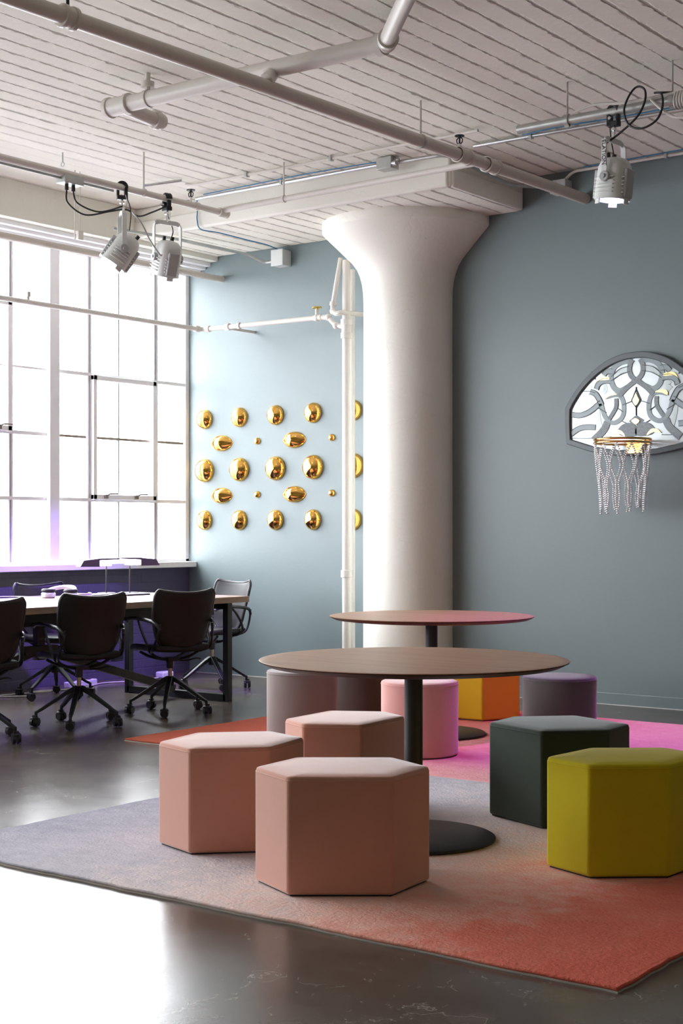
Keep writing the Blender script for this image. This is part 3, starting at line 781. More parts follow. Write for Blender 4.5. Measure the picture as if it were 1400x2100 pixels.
# spotlight power cables
cable('black cable looping between the left spotlights', [(-7.53, 6.82, 3.58), (-7.54, 6.84, 3.50), (-7.52, 6.98, 3.44), (-7.5, 7.2, 3.50), (-7.48, 7.33, 3.53), (-7.48, 7.45, 3.505), (-7.5, 7.6, 3.56), (-7.50, 7.75, 3.63)], .006, 'black_cable', 'power_cable')
cable('black cable drooping from the small left junction box', [(-7.53, 6.88, 3.58), (-7.53, 6.92, 3.51), (-7.51, 7.1, 3.48), (-7.49, 7.3, 3.55)], .006, 'black_cable', 'power_cable')
cable('grey cable falling from the left spotlight clamp to the right one', [(-7.45, 7.35, 3.52), (-7.42, 7.42, 3.44), (-7.42, 7.5, 3.34), (-7.42, 7.60, 3.25), (-7.42, 7.62, 3.25)], .006, 'galv_dull', 'power_cable')
loop = [(-4.03, 7.86, 3.56), (-3.93, 7.84, 3.60), (-3.82, 7.83, 3.67), (-3.77, 7.83, 3.75), (-3.77, 7.83, 3.82), (-3.82, 7.83, 3.845), (-3.87, 7.83, 3.80), (-3.90, 7.83, 3.72), (-3.87, 7.83, 3.635), (-3.79, 7.83, 3.60), (-3.70, 7.83, 3.63), (-3.66, 7.83, 3.70), (-3.67, 7.84, 3.78), (-3.72, 7.86, 3.80), (-3.62, 7.88, 3.79)]
cable('black power cable looped beside the right spotlight', loop, .0065, 'black_cable', 'power_cable')
cable('twisted white cord drooping at the right edge under the tube', [(-3.75, 7.87, 3.77), (-3.68, 7.85, 3.70), (-3.6, 7.85, 3.64), (-3.5, 7.85, 3.625), (-3.3, 7.85, 3.64)], .008, 'white_cable', 'power_cable')

# ------------------------------------------------------------------ rugs
def rug(name, label, x0, x1, y0, y1, mat):
    cx, cy = (x0 + x1) / 2, (y0 + y1) / 2
    t = thing(name, label, 'rug', (cx, cy, 0))
    a, b = (x1 - x0) / 2, (y1 - y0) / 2
    rnd = random.Random(3)
    pts = []
    def edge(p, q, n=60):
        for i in range(n):
            u = i / n; x = p[0] + (q[0] - p[0]) * u; y = p[1] + (q[1] - p[1]) * u
            w = .004 * math.sin(u * 37) + .003 * rnd.uniform(-1, 1)
            nx, ny = (q[1] - p[1]), -(q[0] - p[0]); l = math.hypot(nx, ny)
            pts.append((x + nx / l * w, y + ny / l * w))
    for p, q in (((-a, -b), (a, -b)), ((a, -b), (a, b)), ((a, b), (-a, b)), ((-a, b), (-a, -b))): edge(p, q)
    build('pile', MB().prism(pts, .005, .016), mat, t, bevel=.004)
    build('backing', MB().prism([(x * 1.0015, y * 1.0015) for x, y in pts], 0, .005), 'rug_back', t)
rug('dyed_rug', 'large rug fading from lilac grey to coral under the front table', -4.94, -1.87, 3.71, 6.34, 'rug_front')
rug('dyed_rug', 'coral and bright pink rug under the rear table', -6.50, -3.44, 6.355, 9.0, 'rug_rear')

# ------------------------------------------------------------------ round tables
def round_table(label, x, y):
    t = thing('round_pedestal_table', label, 'table', (x, y, .0165), 0, 'round pedestal tables')
    H = .735
    build('tabletop', MB().lathe([(.60, H - .006), (.631, H - .0045), (.635, H - .001), (.632, H), (.60, H + .0002), (.3, H + .0003)], (0, 0, 0), 96), 'walnut', t)
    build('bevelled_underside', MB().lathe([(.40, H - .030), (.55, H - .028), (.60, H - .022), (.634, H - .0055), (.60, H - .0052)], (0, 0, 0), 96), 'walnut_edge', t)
    build('mounting_plate', MB().cyl((0, 0, H - .042), (0, 0, H - .0305), .17, n=40), 'black_powder', t)
    build('pole', MB().cyl((0, 0, .010), (0, 0, H - .040), .0375, n=36), 'black_powder', t)
    build('base_disc', MB().lathe([(.325, .0), (.335, .003), (.335, .010), (.328, .014), (.05, .0155), (.04, .03), (.0385, .03)], (0, 0, 0), 80), 'black_powder', t)
round_table('large round dark walnut table in the foreground', -3.443, 5.008)
round_table('round walnut table further back in front of the column', -5.124, 7.65)

# ------------------------------------------------------------------ stools
def stool(name, label, poly, mat, group, zfloor=.0165, H=.413, bev=.012):
    cx = sum(p[0] for p in poly) / len(poly); cy = sum(p[1] for p in poly) / len(poly)
    t = thing(name, label, 'stool', (cx, cy, zfloor), 0, group)
    P = [(x - cx, y - cy) for x, y in poly]
    rnd = len(poly) > 12
    def scale(k): return [(x * k, y * k) for x, y in P]
    H0 = .005
    if rnd: build('upholstered_body', MB().prism(P, H0, H - .004), mat, t, bevel=.010, seg=3)
    else: build('upholstered_body', MB().prism(P, H0, H - .004), mat, t, bevel=bev, seg=5)
    # padded top: slightly domed
    n = len(P); mb = MB(); rings = [(1.0, -.016), (.997, -.008), (.988, -.002), (.965, .001), (.7, .005), (.35, .007)]
    if not rnd:
        # round the plan corners
        Q = []
        for i in range(n):
            a, b, c = Vector(P[i - 1]), Vector(P[i]), Vector(P[(i + 1) % n])
            d1 = (a - b).normalized() * .020; d2 = (c - b).normalized() * .020
            for k in range(7):
                u = k / 6; q = (b + d1) * (1 - u) ** 2 + b * 2 * u * (1 - u) + (b + d2) * u * u; Q.append((q.x, q.y))
    else: Q = P
    V = []
    for k, z in rings: V += [(x * k * 1.002, y * k * 1.002, H + z) for x, y in Q]
    N = len(Q)
    F = [(j * N + i, j * N + (i + 1) % N, (j + 1) * N + (i + 1) % N, (j + 1) * N + i) for j in range(len(rings) - 1) for i in range(N)]
    V.append((0, 0, H + .009)); o = (len(rings) - 1) * N
    F += [(o + i, o + (i + 1) % N, len(V) - 1) for i in range(N)]
    F.append(tuple(range(N - 1, -1, -1)))
    mb._add(V, F)
    top = build('padded_top', mb, mat, t, ang=70)
    build('seam_piping', MB().tube([(x * 1.001, y * 1.001, H - .014) for x, y in Q], .0022, 6, True), mat, top)
    build('shadow_gap_base', MB().prism(scale(.955), 0, H0 + .002), 'gap_black', t)  # recessed base, coloured black for the shadow gap at the floor
    return t
def hex6(p0, p1, p2, p3):
    c = ((p0[0] + p3[0]) / 2, (p0[1] + p3[1]) / 2)
    return [p0, p1, p2, p3, (2 * c[0] - p1[0], 2 * c[1] - p1[1]), (2 * c[0] - p2[0], 2 * c[1] - p2[1])]
G = 'hexagonal upholstered stools'
stool('hexagonal_stool', 'blush pink hexagonal stool nearest the camera', hex6((-3.470, 4.040), (-3.235, 3.940), (-2.945, 4.160), (-2.970, 4.425)), 'pink', G)
stool('hexagonal_stool', 'blush pink hexagonal stool furthest left beside the lilac rug edge', hex6((-4.190, 4.285), (-3.955, 4.215), (-3.735, 4.440), (-3.800, 4.735)), 'pink', G)
stool('hexagonal_stool', 'blush pink hexagonal stool behind the other two pink hexagons', hex6((-4.245, 5.150), (-4.070, 5.060), (-3.840, 5.190), (-3.870, 5.560)), 'pink', G)
stool('hexagonal_stool', 'dark bottle green hexagonal stool', hex6((-3.455, 5.615), (-3.115, 5.485), (-2.905, 5.690), (-2.925, 5.930)), 'green', G)
stool('hexagonal_stool', 'bright chartreuse yellow hexagonal stool at the right edge', hex6((-2.752, 4.880), (-2.533, 4.805), (-2.305, 4.990), (-2.285, 5.300)), 'mustard', G)
hx = [(-5.34 + .29 * math.cos(a), 8.585 + .29 * math.sin(a)) for a in [math.radians(-67 + 60 * k + 10) for k in range(6)]]
stool('hexagonal_stool', 'ochre orange hexagonal stool under the rear table', [(x - .0, y) for x, y in hx], 'ochre', G)
def circ(x, y, r): return [(x + r * math.cos(2 * PI * i / 64), y + r * math.sin(2 * PI * i / 64)) for i in range(64)]
G = 'round upholstered stools'
stool('round_stool', 'grey taupe drum stool peeking out left under the front table', circ(-5.645, 7.014, .215), 'greywool', G)
stool('round_stool', 'dark taupe drum stool partly hidden behind the grey drum', circ(-6.028, 8.105, .215), 'taupe', G)
stool('round_stool', 'rose pink drum stool behind the front table pole', circ(-4.715, 6.918, .218), 'pink_mag', G)
stool('round_stool', 'dark moss drum stool with a violet-lit top at right', circ(-4.223, 7.645, .215), 'moss', G)

# ------------------------------------------------------------------ office chairs
def make_chair(label):
    t = thing('swivel_chair', label, 'chair', (0, 0, 0), 0, 'black swivel chairs around the meeting table')
    # five star base
    for k in range(5):
        a = 2 * PI * k / 5 + .31; c, s = math.cos(a), math.sin(a)
        m = MB(); n = 7
        path = [(.022, .245), (.08, .215), (.16, .165), (.24, .114), (.280, .092)]
        V = []; F = []
        for i, (r, z) in enumerate(path):
            w = .020 - .008 * i / 4; h = .020 - .008 * i / 4
            for sw, sh in ((-1, -1), (1, -1), (1, 1), (-1, 1)): V.append((r * c - s * w * sw, r * s + c * w * sw, z + h * sh * .8))
        for i in range(4): F += [(i * 4 + j, i * 4 + (j + 1) % 4, (i + 1) * 4 + (j + 1) % 4, (i + 1) * 4 + j) for j in range(4)]
        F += [(3, 2, 1, 0), (16, 17, 18, 19)]
        m._add(V, F); m.cyl((.278 * c, .278 * s, .062), (.278 * c, .278 * s, .102), .010)
        build('base_leg', m, 'black_steel', t, bevel=.004)
        m = MB(); b = a + 1.1 + k * .7; dx, dy = math.cos(b), math.sin(b); px, py = .285 * c, .285 * s
        m.box((px, py, .058), (.030, .018, .034), b)
        for q in range(7):
            u = PI * q / 6
        m.lathe([(.031, 0), (.030, .008), (.022, .012)], (px, py, .050), 18)
        cas = build('caster', m, 'black_plastic', t)
        m = MB()
        for sd in (-1, 1): m.cyl((px + dx * sd * .006, py + dy * sd * .006, .031), (px + dx * sd * .026, py + dy * sd * .026, .031), .031, .027, n=22)
        build('wheel', m, 'black_plastic', cas)
    build('base_hub', MB().cyl((0, 0, .19), (0, 0, .258), .031, .024), 'black_steel', t, bevel=.004)
    build('gas_lift', MB().cyl((0, 0, .22), (0, 0, .34), .0145), 'brass_lift', t)
    build('lift_sleeve', MB().cyl((0, 0, .315), (0, 0, .385), .026), 'black_plastic', t, bevel=.003)
    m = MB()
    for sy in (-.07, .09): m.tube(smooth_path([(-.19, sy, .435), (-.13, sy * .8, .40), (-.05, sy * .4, .378), (0, 0, .374), (.05, sy * .4, .378), (.13, sy * .8, .40), (.19, sy, .435)], 5), .010, 8)
    m.box((0, .0, .378), (.09, .12, .022))
    build('seat_support', m, 'black_steel', t)
    build('height_lever', MB().tube(smooth_path([(.02, 0, .37), (.12, -.02, .365), (.19, -.03, .378), (.225, -.03, .372)]), .006, 8), 'black_plastic', t)
    # seat: rounded pad with a waterfall front
    m = MB(); nu, nv = 16, 16
    def se(u, v):
        x = (u * 2 - 1); y = (v * 2 - 1)
        X = x * math.sqrt(1 - .42 * y * y / 2) * .235; Y = y * math.sqrt(1 - .42 * x * x / 2) * .225 + .01
        z = .463 - .018 * max(0, y) ** 3 + .010 * x * x - .010 * (1 - x * x) * (1 - y * y)
        return (X, Y, z)
    m.grid(se, nu, nv)
    build('seat', m, 'black_leather', t, solid=.045, bevel=0, sub=1)
    # backrest shell
    m = MB()
    def bk(u, v):
        x = u * 2 - 1
        w = .170 + .060 * math.sin(min(1, v * 1.25) * PI / 2)
        if v < .25: w *= 1 - .30 * ((.25 - v) / .25) ** 2
        if v > .9: w *= 1 - .10 * ((v - .9) / .1) ** 2
        z = .470 + .385 * v + (.022 * (x * x) - .006) * max(0, (v - .6) / .4) - .02 * x * x * max(0, .3 - v)
        y = -.205 - .075 * v + .055 * x * x + .018 * math.sin(v * PI)
        return (x * w, y, z)
    m.grid(bk, 16, 16)
    build('backrest', m, 'black_leather', t, solid=.024, sub=1)
    m = MB(); E = []
    for i in range(17): E.append(bk(0, i / 16))
    for i in range(1, 17): E.append(bk(i / 16, 1))
    for i in range(15, -1, -1): E.append(bk(1, i / 16))
    build('backrest_edging', MB().tube(smooth_path(E, 2), .012, 8), 'black_plastic', t)
    for s in (-1, 1):
        m = MB().tube(smooth_path([(s * .205, -.235, .60), (s * .225, -.20, .645), (s * .245, -.10, .665), (s * .255, .02, .672), (s * .255, .12, .665), (s * .250, .16, .645)], 5), lambda u: .011 + .003 * math.sin(u * PI), 10)
        build('armrest', m, 'black_plastic', t)
        m = MB().tube(smooth_path([(s * .250, .0, .668), (s * .258, -.06, .60), (s * .245, -.12, .50), (s * .215, -.10, .445), (s * .17, -.05, .432)], 5), .010, 8)
        m.tube(smooth_path([(s * .205, -.235, .64), (s * .215, -.215, .55), (s * .225, -.17, .47), (s * .20, -.10, .44)], 5), .009, 8)
        build('arm_frame', m, 'black_steel', t)
    return t
chairs = [(-7.263, 6.686, 72.3, 'black swivel chair seen from behind, second from the left at the table'),
          (-7.24, 7.52, 72.3, 'black swivel chair seen from behind, nearest the table end'),
          (-7.20, 5.78, 74, 'black swivel chair cut off by the left edge of the photo'),
          (-8.10, 8.90, 169.4, 'swivel chair at the head of the table showing its blue-lit front'),
          (-8.62, 7.69, -97.7, 'swivel chair on the window side behind the headphones')]
proto = make_chair(chairs[0][3])
for i, (x, y, r, lab) in enumerate(chairs):
    c = proto if i == 0 else copy_tree(proto)
    c.location = (x, y, 0); c.rotation_euler = (0, 0, math.radians(r)); c['label'] = lab

# ------------------------------------------------------------------ meeting table
TH = .785
t = thing('meeting_table', 'long meeting table with a reclaimed wood top and black steel legs', 'table', (-7.9, 6.9, 0))
build('tabletop', MB().box((0, -.02, TH - .0225), (1.16, 3.16, .045)), 'reclaimed', t, bevel=.003)
for sx in (-1, 1): build('apron', MB().box((sx * .42, -.02, TH - .09), (.04, 2.68, .09)), 'dark_timber', t, bevel=.003)
for sy in (-1, 1):
    for sx in (-1, 1): build('leg', MB().box((sx * .52, 1.38 * sy, (TH - .045) / 2), (.05, .05, TH - .045)), 'black_steel', t, bevel=.002)
    build('foot_rail', MB().box((0, 1.38 * sy, .03), (1.04, .05, .05)), 'black_steel', t, bevel=.002)
    build('top_rail', MB().box((0, 1.38 * sy, TH - .07), (1.04, .05, .05)), 'black_steel', t, bevel=.002)
    build('diagonal_brace', MB().bar((0, 1.34 * sy, .07), (0, .06 * sy, .44), .05, .06), 'dark_timber', t, bevel=.002)
build('centre_post', MB().box((0, 0, (TH - .045 + .38) / 2), (.05, .07, TH - .045 - .38)).box((0, 0, .45), (.07, .30, .06)), 'dark_timber', t, bevel=.002)

# things on the table
t = thing('headphones', 'white and silver headphones lying on the meeting table', 'headphones', (-8.20, 7.37, TH), math.radians(20)); t.scale = (1.3, 1.3, 1.35)
band = [(.075 * math.cos(a), .085 * math.sin(a), .040 + .018 * math.sin(a)) for a in [PI * q / 16 for q in range(17)]]
build('headband', MB().tube(band, .011, 10), 'plastic_white', t)
for s in (-1, 1):
    e = build('ear_cup', MB().lathe([(.034, 0), (.040, .006), (.041, .022), (.034, .032), (.02, .036)], (s * .070, -.015, .001), 24), 'silver', t)
    build('ear_cushion', MB().tube([(s * .070 + .030 * math.cos(a), -.015 + .030 * math.sin(a), .040) for a in [2 * PI * q / 20 for q in range(20)]], .011, 8, True), 'black_leather', e)
build('cord', MB().tube(smooth_path([(-.09, -.02, .012), (-.16, -.06, .007), (-.26, -.03, .006), (-.36, -.08, .006)]), .003, 6), 'white_cable', t)
tag(build('coiled_cable', MB().tube([(-8.12 + (.055 + .004 * math.sin(3 * a)) * math.cos(a), 7.52 + .055 * math.sin(a), TH + .008 + .0012 * a) for a in [2 * PI * q / 18 for q in range(60)]], .005, 6), 'white_cable'), 'white cable coiled beside the headphones', 'cable')
tag(build('tablet', MB().box((-8.30, 7.80, TH + .006), (.20, .28, .012)), 'black_plastic', bevel=.004), 'flat black tablet lying behind the headphones', 'tablet')
tag(build('notebook', MB().box((-8.13, 8.03, TH + .006), (.15, .24, .012)), 'black_leather', bevel=.004), 'thin black notebook on the table end behind the chair back', 'notebook')
def desk_lamp(label, x, y, s, hh):
    t = thing('desk_lamp', label, 'lamp', (x, y, TH), 0, 'desk lamps on the meeting table')
    build('base', MB().cyl((0, 0, 0), (0, 0, .010), .07, n=32), 'lamp_dark', t, bevel=.002)
    build('stem', MB().cyl((0, 0, .008), (0, 0, hh), .006), 'lamp_dark', t)
    # head: a flat tapered shade reaching out along Y from the stem
    A = Vector((.606, .7955, 0)) if False else Vector((.35, .94, 0))
    def pt(a, z): return (A.x * a * s, A.y * a * s, z)
    mb = MB(); th = Vector((A.y, -A.x, 0)) * .05
    out = [(-.09, hh + .003), (-.09, hh - .006), (.075, hh - .012), (.075, hh - .062), (.235, hh - .060), (.205, hh - .012), (.06, hh + .004)]
    n = len(out)
    V = [tuple(Vector(pt(a, z)) + th) for a, z in out] + [tuple(Vector(pt(a, z)) - th) for a, z in out]
    mb._add(V, [tuple(range(n)), tuple(range(2 * n - 1, n - 1, -1))] + [(i, (i + 1) % n, n + (i + 1) % n, n + i) for i in range(n)])
    build('lamp_head', mb, 'lamp_dark', t, bevel=.001)
    mb = MB(); out = [(-.03, hh - .012), (-.03, hh - .055), (.07, hh - .055), (.07, hh - .013)]; n = 4
    V = [tuple(Vector(pt(a, z)) + th * .7) for a, z in out] + [tuple(Vector(pt(a, z)) - th * .7) for a, z in out]
    mb._add(V, [tuple(range(n)), tuple(range(2 * n - 1, n - 1, -1))] + [(i, (i + 1) % n, n + (i + 1) % n, n + i) for i in range(n)])
    build('diffuser', mb, 'led_panel', t, bevel=.002)
desk_lamp('slim desk lamp with its dark shade reaching left', -8.452, 8.066, -1, .275)
desk_lamp('slim desk lamp with its dark shade reaching right', -8.36, 8.23, 1, .28)

# on the floor by the brick wall
t = thing('power_strip', 'white power strip lit violet on the floor by the brick wall', 'power strip', (-9.05, 8.35, 0), math.radians(8))
build('strip_body', MB().box((0, 0, .025), (.06, .36, .05)), 'plastic_white', t, bevel=.008)
build('socket', MB().box((0, -.1, .051), (.035, .035, .004)).box((0, 0, .051), (.035, .035, .004)).box((0, .1, .051), (.035, .035, .004)), 'black_plastic', t, bevel=.002)
tag(build('power_adapter', MB().box((-9.0, 9.28, .03), (.09, .14, .055)), 'plastic_white', bevel=.012), 'white power adapter on the floor near the room corner', 'adapter')
tag(build('floor_cable', MB().tube(smooth_path([(-9.0, 9.2, .008), (-8.95, 8.9, .008), (-9.05, 8.6, .008), (-8.9, 8.2, .008), (-9.0, 7.8, .008), (-8.8, 7.6, .008), (-9.0, 7.4, .008), (-8.9, 7.9, .010)], 8), .006, 6), 'white_cable'), 'white cable winding over the floor beneath the meeting table', 'cable')
tag(build('wall_outlet', MB().box((-9.245, 8.95, .20), (.012, .14, .06)), 'black_plastic', bevel=.002), 'black outlet plate low on the brick wall', 'outlet')

# ------------------------------------------------------------------ gold ornaments
cols = [-9.055, -8.64, -8.225, -7.81, -7.385]
ordn = ['first', 'second', 'third', 'fourth', 'fifth']
def orn(label, x, z, kind, r):
    n, k = 36, 10; mb = MB(); V = []; F = []
    for j in range(k):
        ph = (PI / 2) * j / k; rr = math.cos(ph); d = math.sin(ph)
        for i in range(n):
            a = 2 * PI * i / n; c, s = math.cos(a), math.sin(a)
            if kind == 'lens':
                ex = r[0] * rr * c
                ey = r[1] * rr * (1 if s >= 0 else -1) * (abs(s) ** 1.25)
                V.append((ex, -r[2] * d * (1 - .55 * c * c * rr), ey))
            else: V.append((r[0] * rr * c, -r[2] * d, r[1] * rr * s))
    V.append((0, -r[2], 0))
    F = [(j * n + i, j * n + (i + 1) % n, (j + 1) * n + (i + 1) % n, (j + 1) * n + i) for j in range(k - 1) for i in range(n)]
    F += [((k - 1) * n + i, (k - 1) * n + (i + 1) % n, k * n) for i in range(n)] + [tuple(range(n - 1, -1, -1))]
    mb._add(V, F); o = build('wall_ornament', mb, 'gold', ang=60); o.location = (x, YB, z)
    tag(o, label, 'ornament', 'gold wall ornaments left of the column')
for zi, (z, r, rn) in enumerate([(2.282, (.088, .088, .072), 'top'), (1.82, (.106, .106, .085), 'middle'), (1.372, (.084, .090, .072), 'bottom')]):
    for i, x in enumerate(cols):
        orn('%sround gold wall ornament, %s from the window in the %s row' % ('large ' if zi == 1 else '', ordn[i], rn), x, z, 'round', r)
for z, rn in ((2.06, 'upper'), (1.592, 'lower')):
    for i, x in enumerate((-8.855, -8.02)):
        orn('lemon-shaped gold wall ornament, %s row, %s' % (rn, 'nearer the window' if i == 0 else 'nearer the column'), x, z, 'lens', (.128, .072, .070))
    for i, x in enumerate((-8.435, -7.61)):
        orn('tiny gold ball ornament, %s row, %s' % (rn, 'between the two lemon shapes' if i == 0 else 'nearer the column'), x, z + .004, 'round', (.034, .030, .032))

# ------------------------------------------------------------------ stained glass backboard with hoop
AX, AH = -4.802, 2.098
t = thing('stained_glass_basketball_hoop', 'arched stained glass backboard with a gold hoop and beaded net', 'basketball hoop', (AX, YB, AH))
def sym(half_top, half_bottom):
    """half_top: left outline from lower-left up to the crown; half_bottom: from bottom middle to lower-left"""
    Lp = list(half_top)
    Rp = [(-x, z) for x, z in reversed(half_top[:-1])]
    Bp = [(-x, z) for x, z in reversed(half_bottom[1:-1])] + list(half_bottom[:-1])
    return Lp + Rp + Bp
def arch(pts):
    a = [Vector((x, 0, z)) for x, z in pts]
    b = a[:2] + smooth_path(a[2:], 5)[0:]
    return [(p.x, p.z) for p in b[:-1]] + [(0, pts[-1][1])]
outer = sym(arch([(-.563, -.171), (-.575, -.015), (-.575, .094), (-.529, .169), (-.457, .258), (-.352, .355), (-.233, .430), (-.101, .472), (0, .480)]), [(0, -.278), (-.174, -.268), (-.359, -.236), (-.563, -.171)])
inner = sym(arch([(-.529, -.137), (-.533, -.015), (-.531, .085), (-.495, .145), (-.430, .228), (-.330, .318), (-.220, .385), (-.098, .426), (0, .434)]), [(0, -.236), (-.174, -.226), (-.340, -.196), (-.529, -.137)])
def densify(poly, n=4):
    pts = [Vector((x, 0, z)) for x, z in poly]; pts.append(pts[0]); sm = smooth_path(pts, n)[:-1]
    return [(p.x, p.z) for p in sm]
n = len(outer); mb = MB()
yb_, yf = -.005, -.045
V = [(x, yf, z) for x, z in outer] + [(x, yf, z) for x, z in inner] + [(x, yb_, z) for x, z in outer] + [(x, yb_, z) for x, z in inner]
F = []
for i in range(n):
    j = (i + 1) % n
    F += [(i, j, n + j, n + i), (2 * n + i, 3 * n + i, 3 * n + j, 2 * n + j), (i, 2 * n + i, 2 * n + j, j), (n + i, n + j, 3 * n + j, 3 * n + i)]
mb._add(V, F)
build('frame', mb, 'art_frame', t, bevel=.006)
build('glass_panel', MB().prism(inner, -.012, -.022, True), 'glass_white', t)
LAY = [0]
def ribbon(mb, pts, w, y0=-.0222, y1=-.027, n=6, mirror=True):
    for s in ((1, -1) if mirror else (1,)):
        if w > .01: LAY[0] += 1; y1 -= .00035 * (LAY[0] % 5 + 1) - (.00035 * ((LAY[0] - 1) % 5 + 1) if s == -1 else 0)
        P = smooth_path([(x * s, 0, z) for x, z in pts], n)
        V = []; N = len(P)
        for i, p in enumerate(P):
            d = (P[min(i + 1, N - 1)] - P[max(i - 1, 0)]).normalized(); nn = Vector((-d.z, 0, d.x)) * w / 2
            for q, y in ((p + nn, y0), (p + nn, y1), (p - nn, y1), (p - nn, y0)): V.append((q.x, y, q.z))
        F = []
        for i in range(N - 1): F += [(i * 4 + k, i * 4 + (k + 1) % 4, (i + 1) * 4 + (k + 1) % 4, (i + 1) * 4 + k) for k in range(4)]
        F += [(0, 1, 2, 3), (N * 4 - 1, N * 4 - 2, N * 4 - 3, N * 4 - 4)]
        mb._add(V, F)
def poly2(mb, pts, y0=-.022, y1=-.028, mirror=True, sm=True):
    P = densify(pts, 3) if sm else pts
    for s in ((1, -1) if mirror else (1,)): mb.prism([(x * s, z) for x, z in P], y0, y1, True)
bands = {
 'b1': [(-.529, .050), (-.464, .040), (-.404, .052), (-.352, .078), (-.315, .105), (-.283, .125)],
 'b2': [(-.529, -.095), (-.472, -.062), (-.411, -.050), (-.329, -.055)],
 'b3': [(-.374, .212), (-.329, .192), (-.299, .150), (-.278, .105)],
 'pet1': [(-.322, .226), (-.306, .262), (-.262, .283), (-.203, .280)], 'pet2': [(-.262, .325), (-.235, .352), (-.190, .350)]}
m = MB()
for k, p in bands.items(): ribbon(m, p, .038)
ribbon(m, [(-.283, .120), (-.262, .045), (-.226, -.010), (-.174, -.028), (-.116, .005), (-.098, .070), (-.109, .137), (-.138, .172), (-.189, .176), (-.240, .165)], .034)
ribbon(m, [(-.072, .227), (-.130, .205), (-.181, .234), (-.203, .308), (-.181, .373), (-.120, .412), (-.040, .420)], .040)
build('smooth_grey_pieces', m, 'glass_grey', t)
m = MB()
ribbon(m, [(0, .272), (-.038, .305), (-.054, .350), (-.048, .395), (-.030, .425)], .036, y1=-.029)
ribbon(m, [(.03, .292), (-.03, .255), (-.085, .215), (-.135, .165)], .036, y1=-.029)
ribbon(m, [(-.160, .150), (-.160, .090), (-.185, .045), (-.218, .000)], .030, y1=-.029)
ribbon(m, [(-.232, -.020), (-.255, -.070), (-.307, -.120), (-.345, -.150)], .055, y1=-.029)
poly2(m, [(-.150, -.085), (-.110, -.045), (-.045, -.032), (-.003, -.060), (-.003, -.130), (-.120, -.125)], y1=-.030)
poly2(m, [(-.060, -.022), (-.030, .000), (0, .018), (.030, .000), (.060, -.022), (0, -.05)], y1=-.027, mirror=False)
build('rippled_grey_pieces', m, 'glass_rough', t)
for pts, w_ in (([(-.185, .305), (-.130, .345), (-.065, .362), (-.045, .362)], .034), ([(-.262, .255), (-.245, .225), (-.270, .195)], .035), ([(-.31, .09), (-.30, .0), (-.275, -.08)], .03)):
    for sx in (1, -1):
        m = MB(); ribbon(m, [(x * sx, z) for x, z in pts], w_, y1=-.024, mirror=False)
        build('pale_green_piece', m, 'glass_pale', t)
for pts, y1, mir in (([(-.329, .268), (-.305, .308), (-.262, .318), (-.218, .309), (-.218, .291), (-.292, .290)], -.030, 1),
        ([(-.248, .150), (-.245, .184), (-.200, .198), (-.150, .180), (-.203, .172)], -.032, 1),
        ([(-.036, -.020), (-.004, -.002), (.030, -.022), (-.002, -.048)], -.034, 0),
        ([(-.200, -.118), (-.165, -.085), (-.116, -.088), (-.085, -.130), (-.138, -.108)], -.032, 1),
        ([(0, .185), (.016, .15), (.026, .125), (0, .09), (-.026, .125), (-.016, .15)], -.034, 0)):
    for sx in ((1, -1) if mir else (1,)):
        m = MB(); poly2(m, [(x * sx, z) for x, z in pts], y0=-.0225, y1=y1, mirror=False)
        build('gilt_piece', m, 'gilt', t)
m = MB(); lw = .0045
for p in ([(-.46, .22), (-.37, .215)], [(-.37, .215), (-.33, .2)], [(-.108, .10), (-.03, .125)], [(0, .09), (0, .018)], [(0, .19), (0, .225)], [(-.105, .05), (-.16, .085)], [(-.11, -.02), (-.08, -.035)], [(-.529, -.128), (-.35, -.135), (-.20, -.13)], [(-.24, .05), (-.31, .09)], [(-.2, .31), (-.13, .365), (-.05, .38)], [(-.2, .28), (-.12, .325), (-.045, .34)], [(0, .21), (-.026, .15), (-.034, .125), (0, .075)], [(-.36, .36), (-.33, .30)]):
    ribbon(m, p, lw, y1=-.030, n=4)
for pth in bands.values():
    off = []
    P = [Vector((x, z)) for x, z in pth]
    for sgn in (-1, 1):
        Q = []
        for i, p in enumerate(P):
            d = (P[min(i + 1, len(P) - 1)] - P[max(i - 1, 0)]).normalized(); nn = Vector((-d.y, d.x)) * .019 * sgn; Q.append((p.x + nn.x, p.y + nn.y))
        ribbon(m, Q, .004, y1=-.030)
build('lead_lines', m, 'lead', t)
# hoop
hz = 1.918 - AH; hy = -.245; hr = .200
ring = [(hr * math.cos(a), hy + hr * math.sin(a)) for a in [2 * PI * q / 64 for q in range(64)]]
m = MB().tube([(x, y, hz + .012) for x, y in ring], .0085, 10, True).tube([(x, y, hz - .012) for x, y in ring], .0085, 10, True)
hp = build('hoop', m, 'gold_brass', t)
m = MB().box((0, -.05, hz - .03), (.13, .02, .10)).box((0, -.045, hz), (.08, .06, .012))
build('mounting_bracket', m, 'gold_brass', t, bevel=.003)
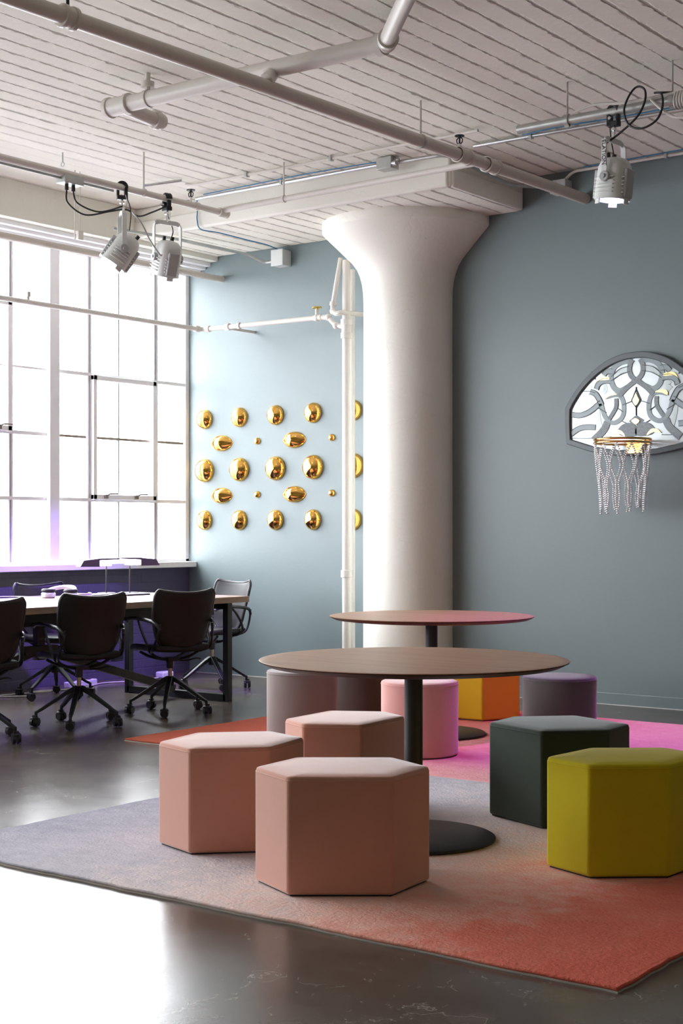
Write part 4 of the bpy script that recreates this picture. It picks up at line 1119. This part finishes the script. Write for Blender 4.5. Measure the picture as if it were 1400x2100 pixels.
# beads
mb = MB(); rb = random.Random(11); NS = 12
def bead_line(P, step=.0155):
    d = 0; last = P[0]; acc = 0
    for a, b in zip(P[:-1], P[1:]):
        seg = (b - a).length; k = 0
        while acc < seg:
            q = a + (b - a) * (acc / seg) if seg else a
            mb.ball((q.x, q.y, q.z), (.0100, .0100, .0056), 6, 4); acc += step
        acc -= seg
for k in range(NS):
    a = 2 * PI * (k + .5) / NS
    for s in (-1, 1):
        a1 = a + s * PI / NS; a2 = a + s * PI / NS * .1; 
        rr = lambda f_: hr * (1 - .22 * f_)
        drop = .50 + rb.uniform(-.035, .02)
        P = [Vector((rr(0) * math.cos(a), hy + rr(0) * math.sin(a), hz - .02))]
        mid = .16 + rb.uniform(-.02, .02); mid2 = .30 + rb.uniform(-.02, .02)
        P += [Vector((rr(.35) * math.cos(a + s * PI / NS * .95), hy + rr(.35) * math.sin(a + s * PI / NS * .95), hz - mid)),
              Vector((rr(.7) * math.cos(a + s * PI / NS * .25), hy + rr(.7) * math.sin(a + s * PI / NS * .25), hz - mid2)),
              Vector((rr(.9) * math.cos(a + s * PI / NS * .35), hy + rr(.9) * math.sin(a + s * PI / NS * .35), hz - (mid2 + drop) / 2)),
              Vector((rr(1) * math.cos(a + s * .01), hy + rr(1) * math.sin(a + s * .01), hz - drop))]
        bead_line(smooth_path(P, 10))
bn = build('bead_net', mb, 'bead', hp, ang=180); bn['kind'] = 'stuff'; tag(bn, 'clear crystal bead net')

# ------------------------------------------------------------------ light
w = bpy.data.worlds.new('daylight'); SC.world = w; w.use_nodes = True
bg = w.node_tree.nodes['Background']; wnt = w.node_tree
wtc = wnt.nodes.new('ShaderNodeTexCoord'); wsp = wnt.nodes.new('ShaderNodeSeparateXYZ'); wnt.links.new(wtc.outputs['Generated'], wsp.inputs[0])
# overcast sky: brighter overhead, dimmer ground below the horizon
skyv = mth(wnt, 'ADD', 13.0, mth(wnt, 'MULTIPLY', mth(wnt, 'MAXIMUM', wsp.outputs['Z'], 0.0), 12.0))
gnd = mth(wnt, 'MAXIMUM', 1.5, mth(wnt, 'ADD', 14.0, mth(wnt, 'MULTIPLY', wsp.outputs['Z'], 22.0)))
isup = mth(wnt, 'MULTIPLY', mth(wnt, 'ADD', wsp.outputs['Z'], .04), 25.0, clamp=True)
vv = mth(wnt, 'ADD', mth(wnt, 'MULTIPLY', skyv, isup), mth(wnt, 'MULTIPLY', gnd, mth(wnt, 'SUBTRACT', 1.0, isup)))
bg.inputs[0].default_value = (.93, .957, 1.0, 1); wnt.links.new(vv, bg.inputs[1])
for i in range(NB):
    ld = bpy.data.lights.new('window_portal', 'AREA'); ld.shape = 'RECTANGLE'; ld.size = 2.7; ld.size_y = PER; ld.cycles.is_portal = True
    o = bpy.data.objects.new('window_portal', ld); COL.objects.link(o)
    o.location = (XL - .14, YB - PER * (i + .5), 2.31); o.rotation_euler = (0, math.radians(-90), 0)

# ------------------------------------------------------------------ camera
cam = bpy.data.cameras.new('camera'); co = bpy.data.objects.new('camera', cam); COL.objects.link(co)
co.location = (0, 0, 1.28); co.rotation_euler = (PI / 2, 0, math.radians(37.3))
cam.sensor_fit = 'HORIZONTAL'; cam.sensor_width = 36; cam.lens = 36 * 3030 / 1400
cam.shift_y = 38 / 1400
cam.clip_start = .05
SC.camera = co
SC.view_settings.view_transform = 'Standard'; SC.view_settings.look = 'None'; SC.view_settings.gamma = 1
SC.view_settings.use_curve_mapping = False; SC.view_settings.exposure = 0.12
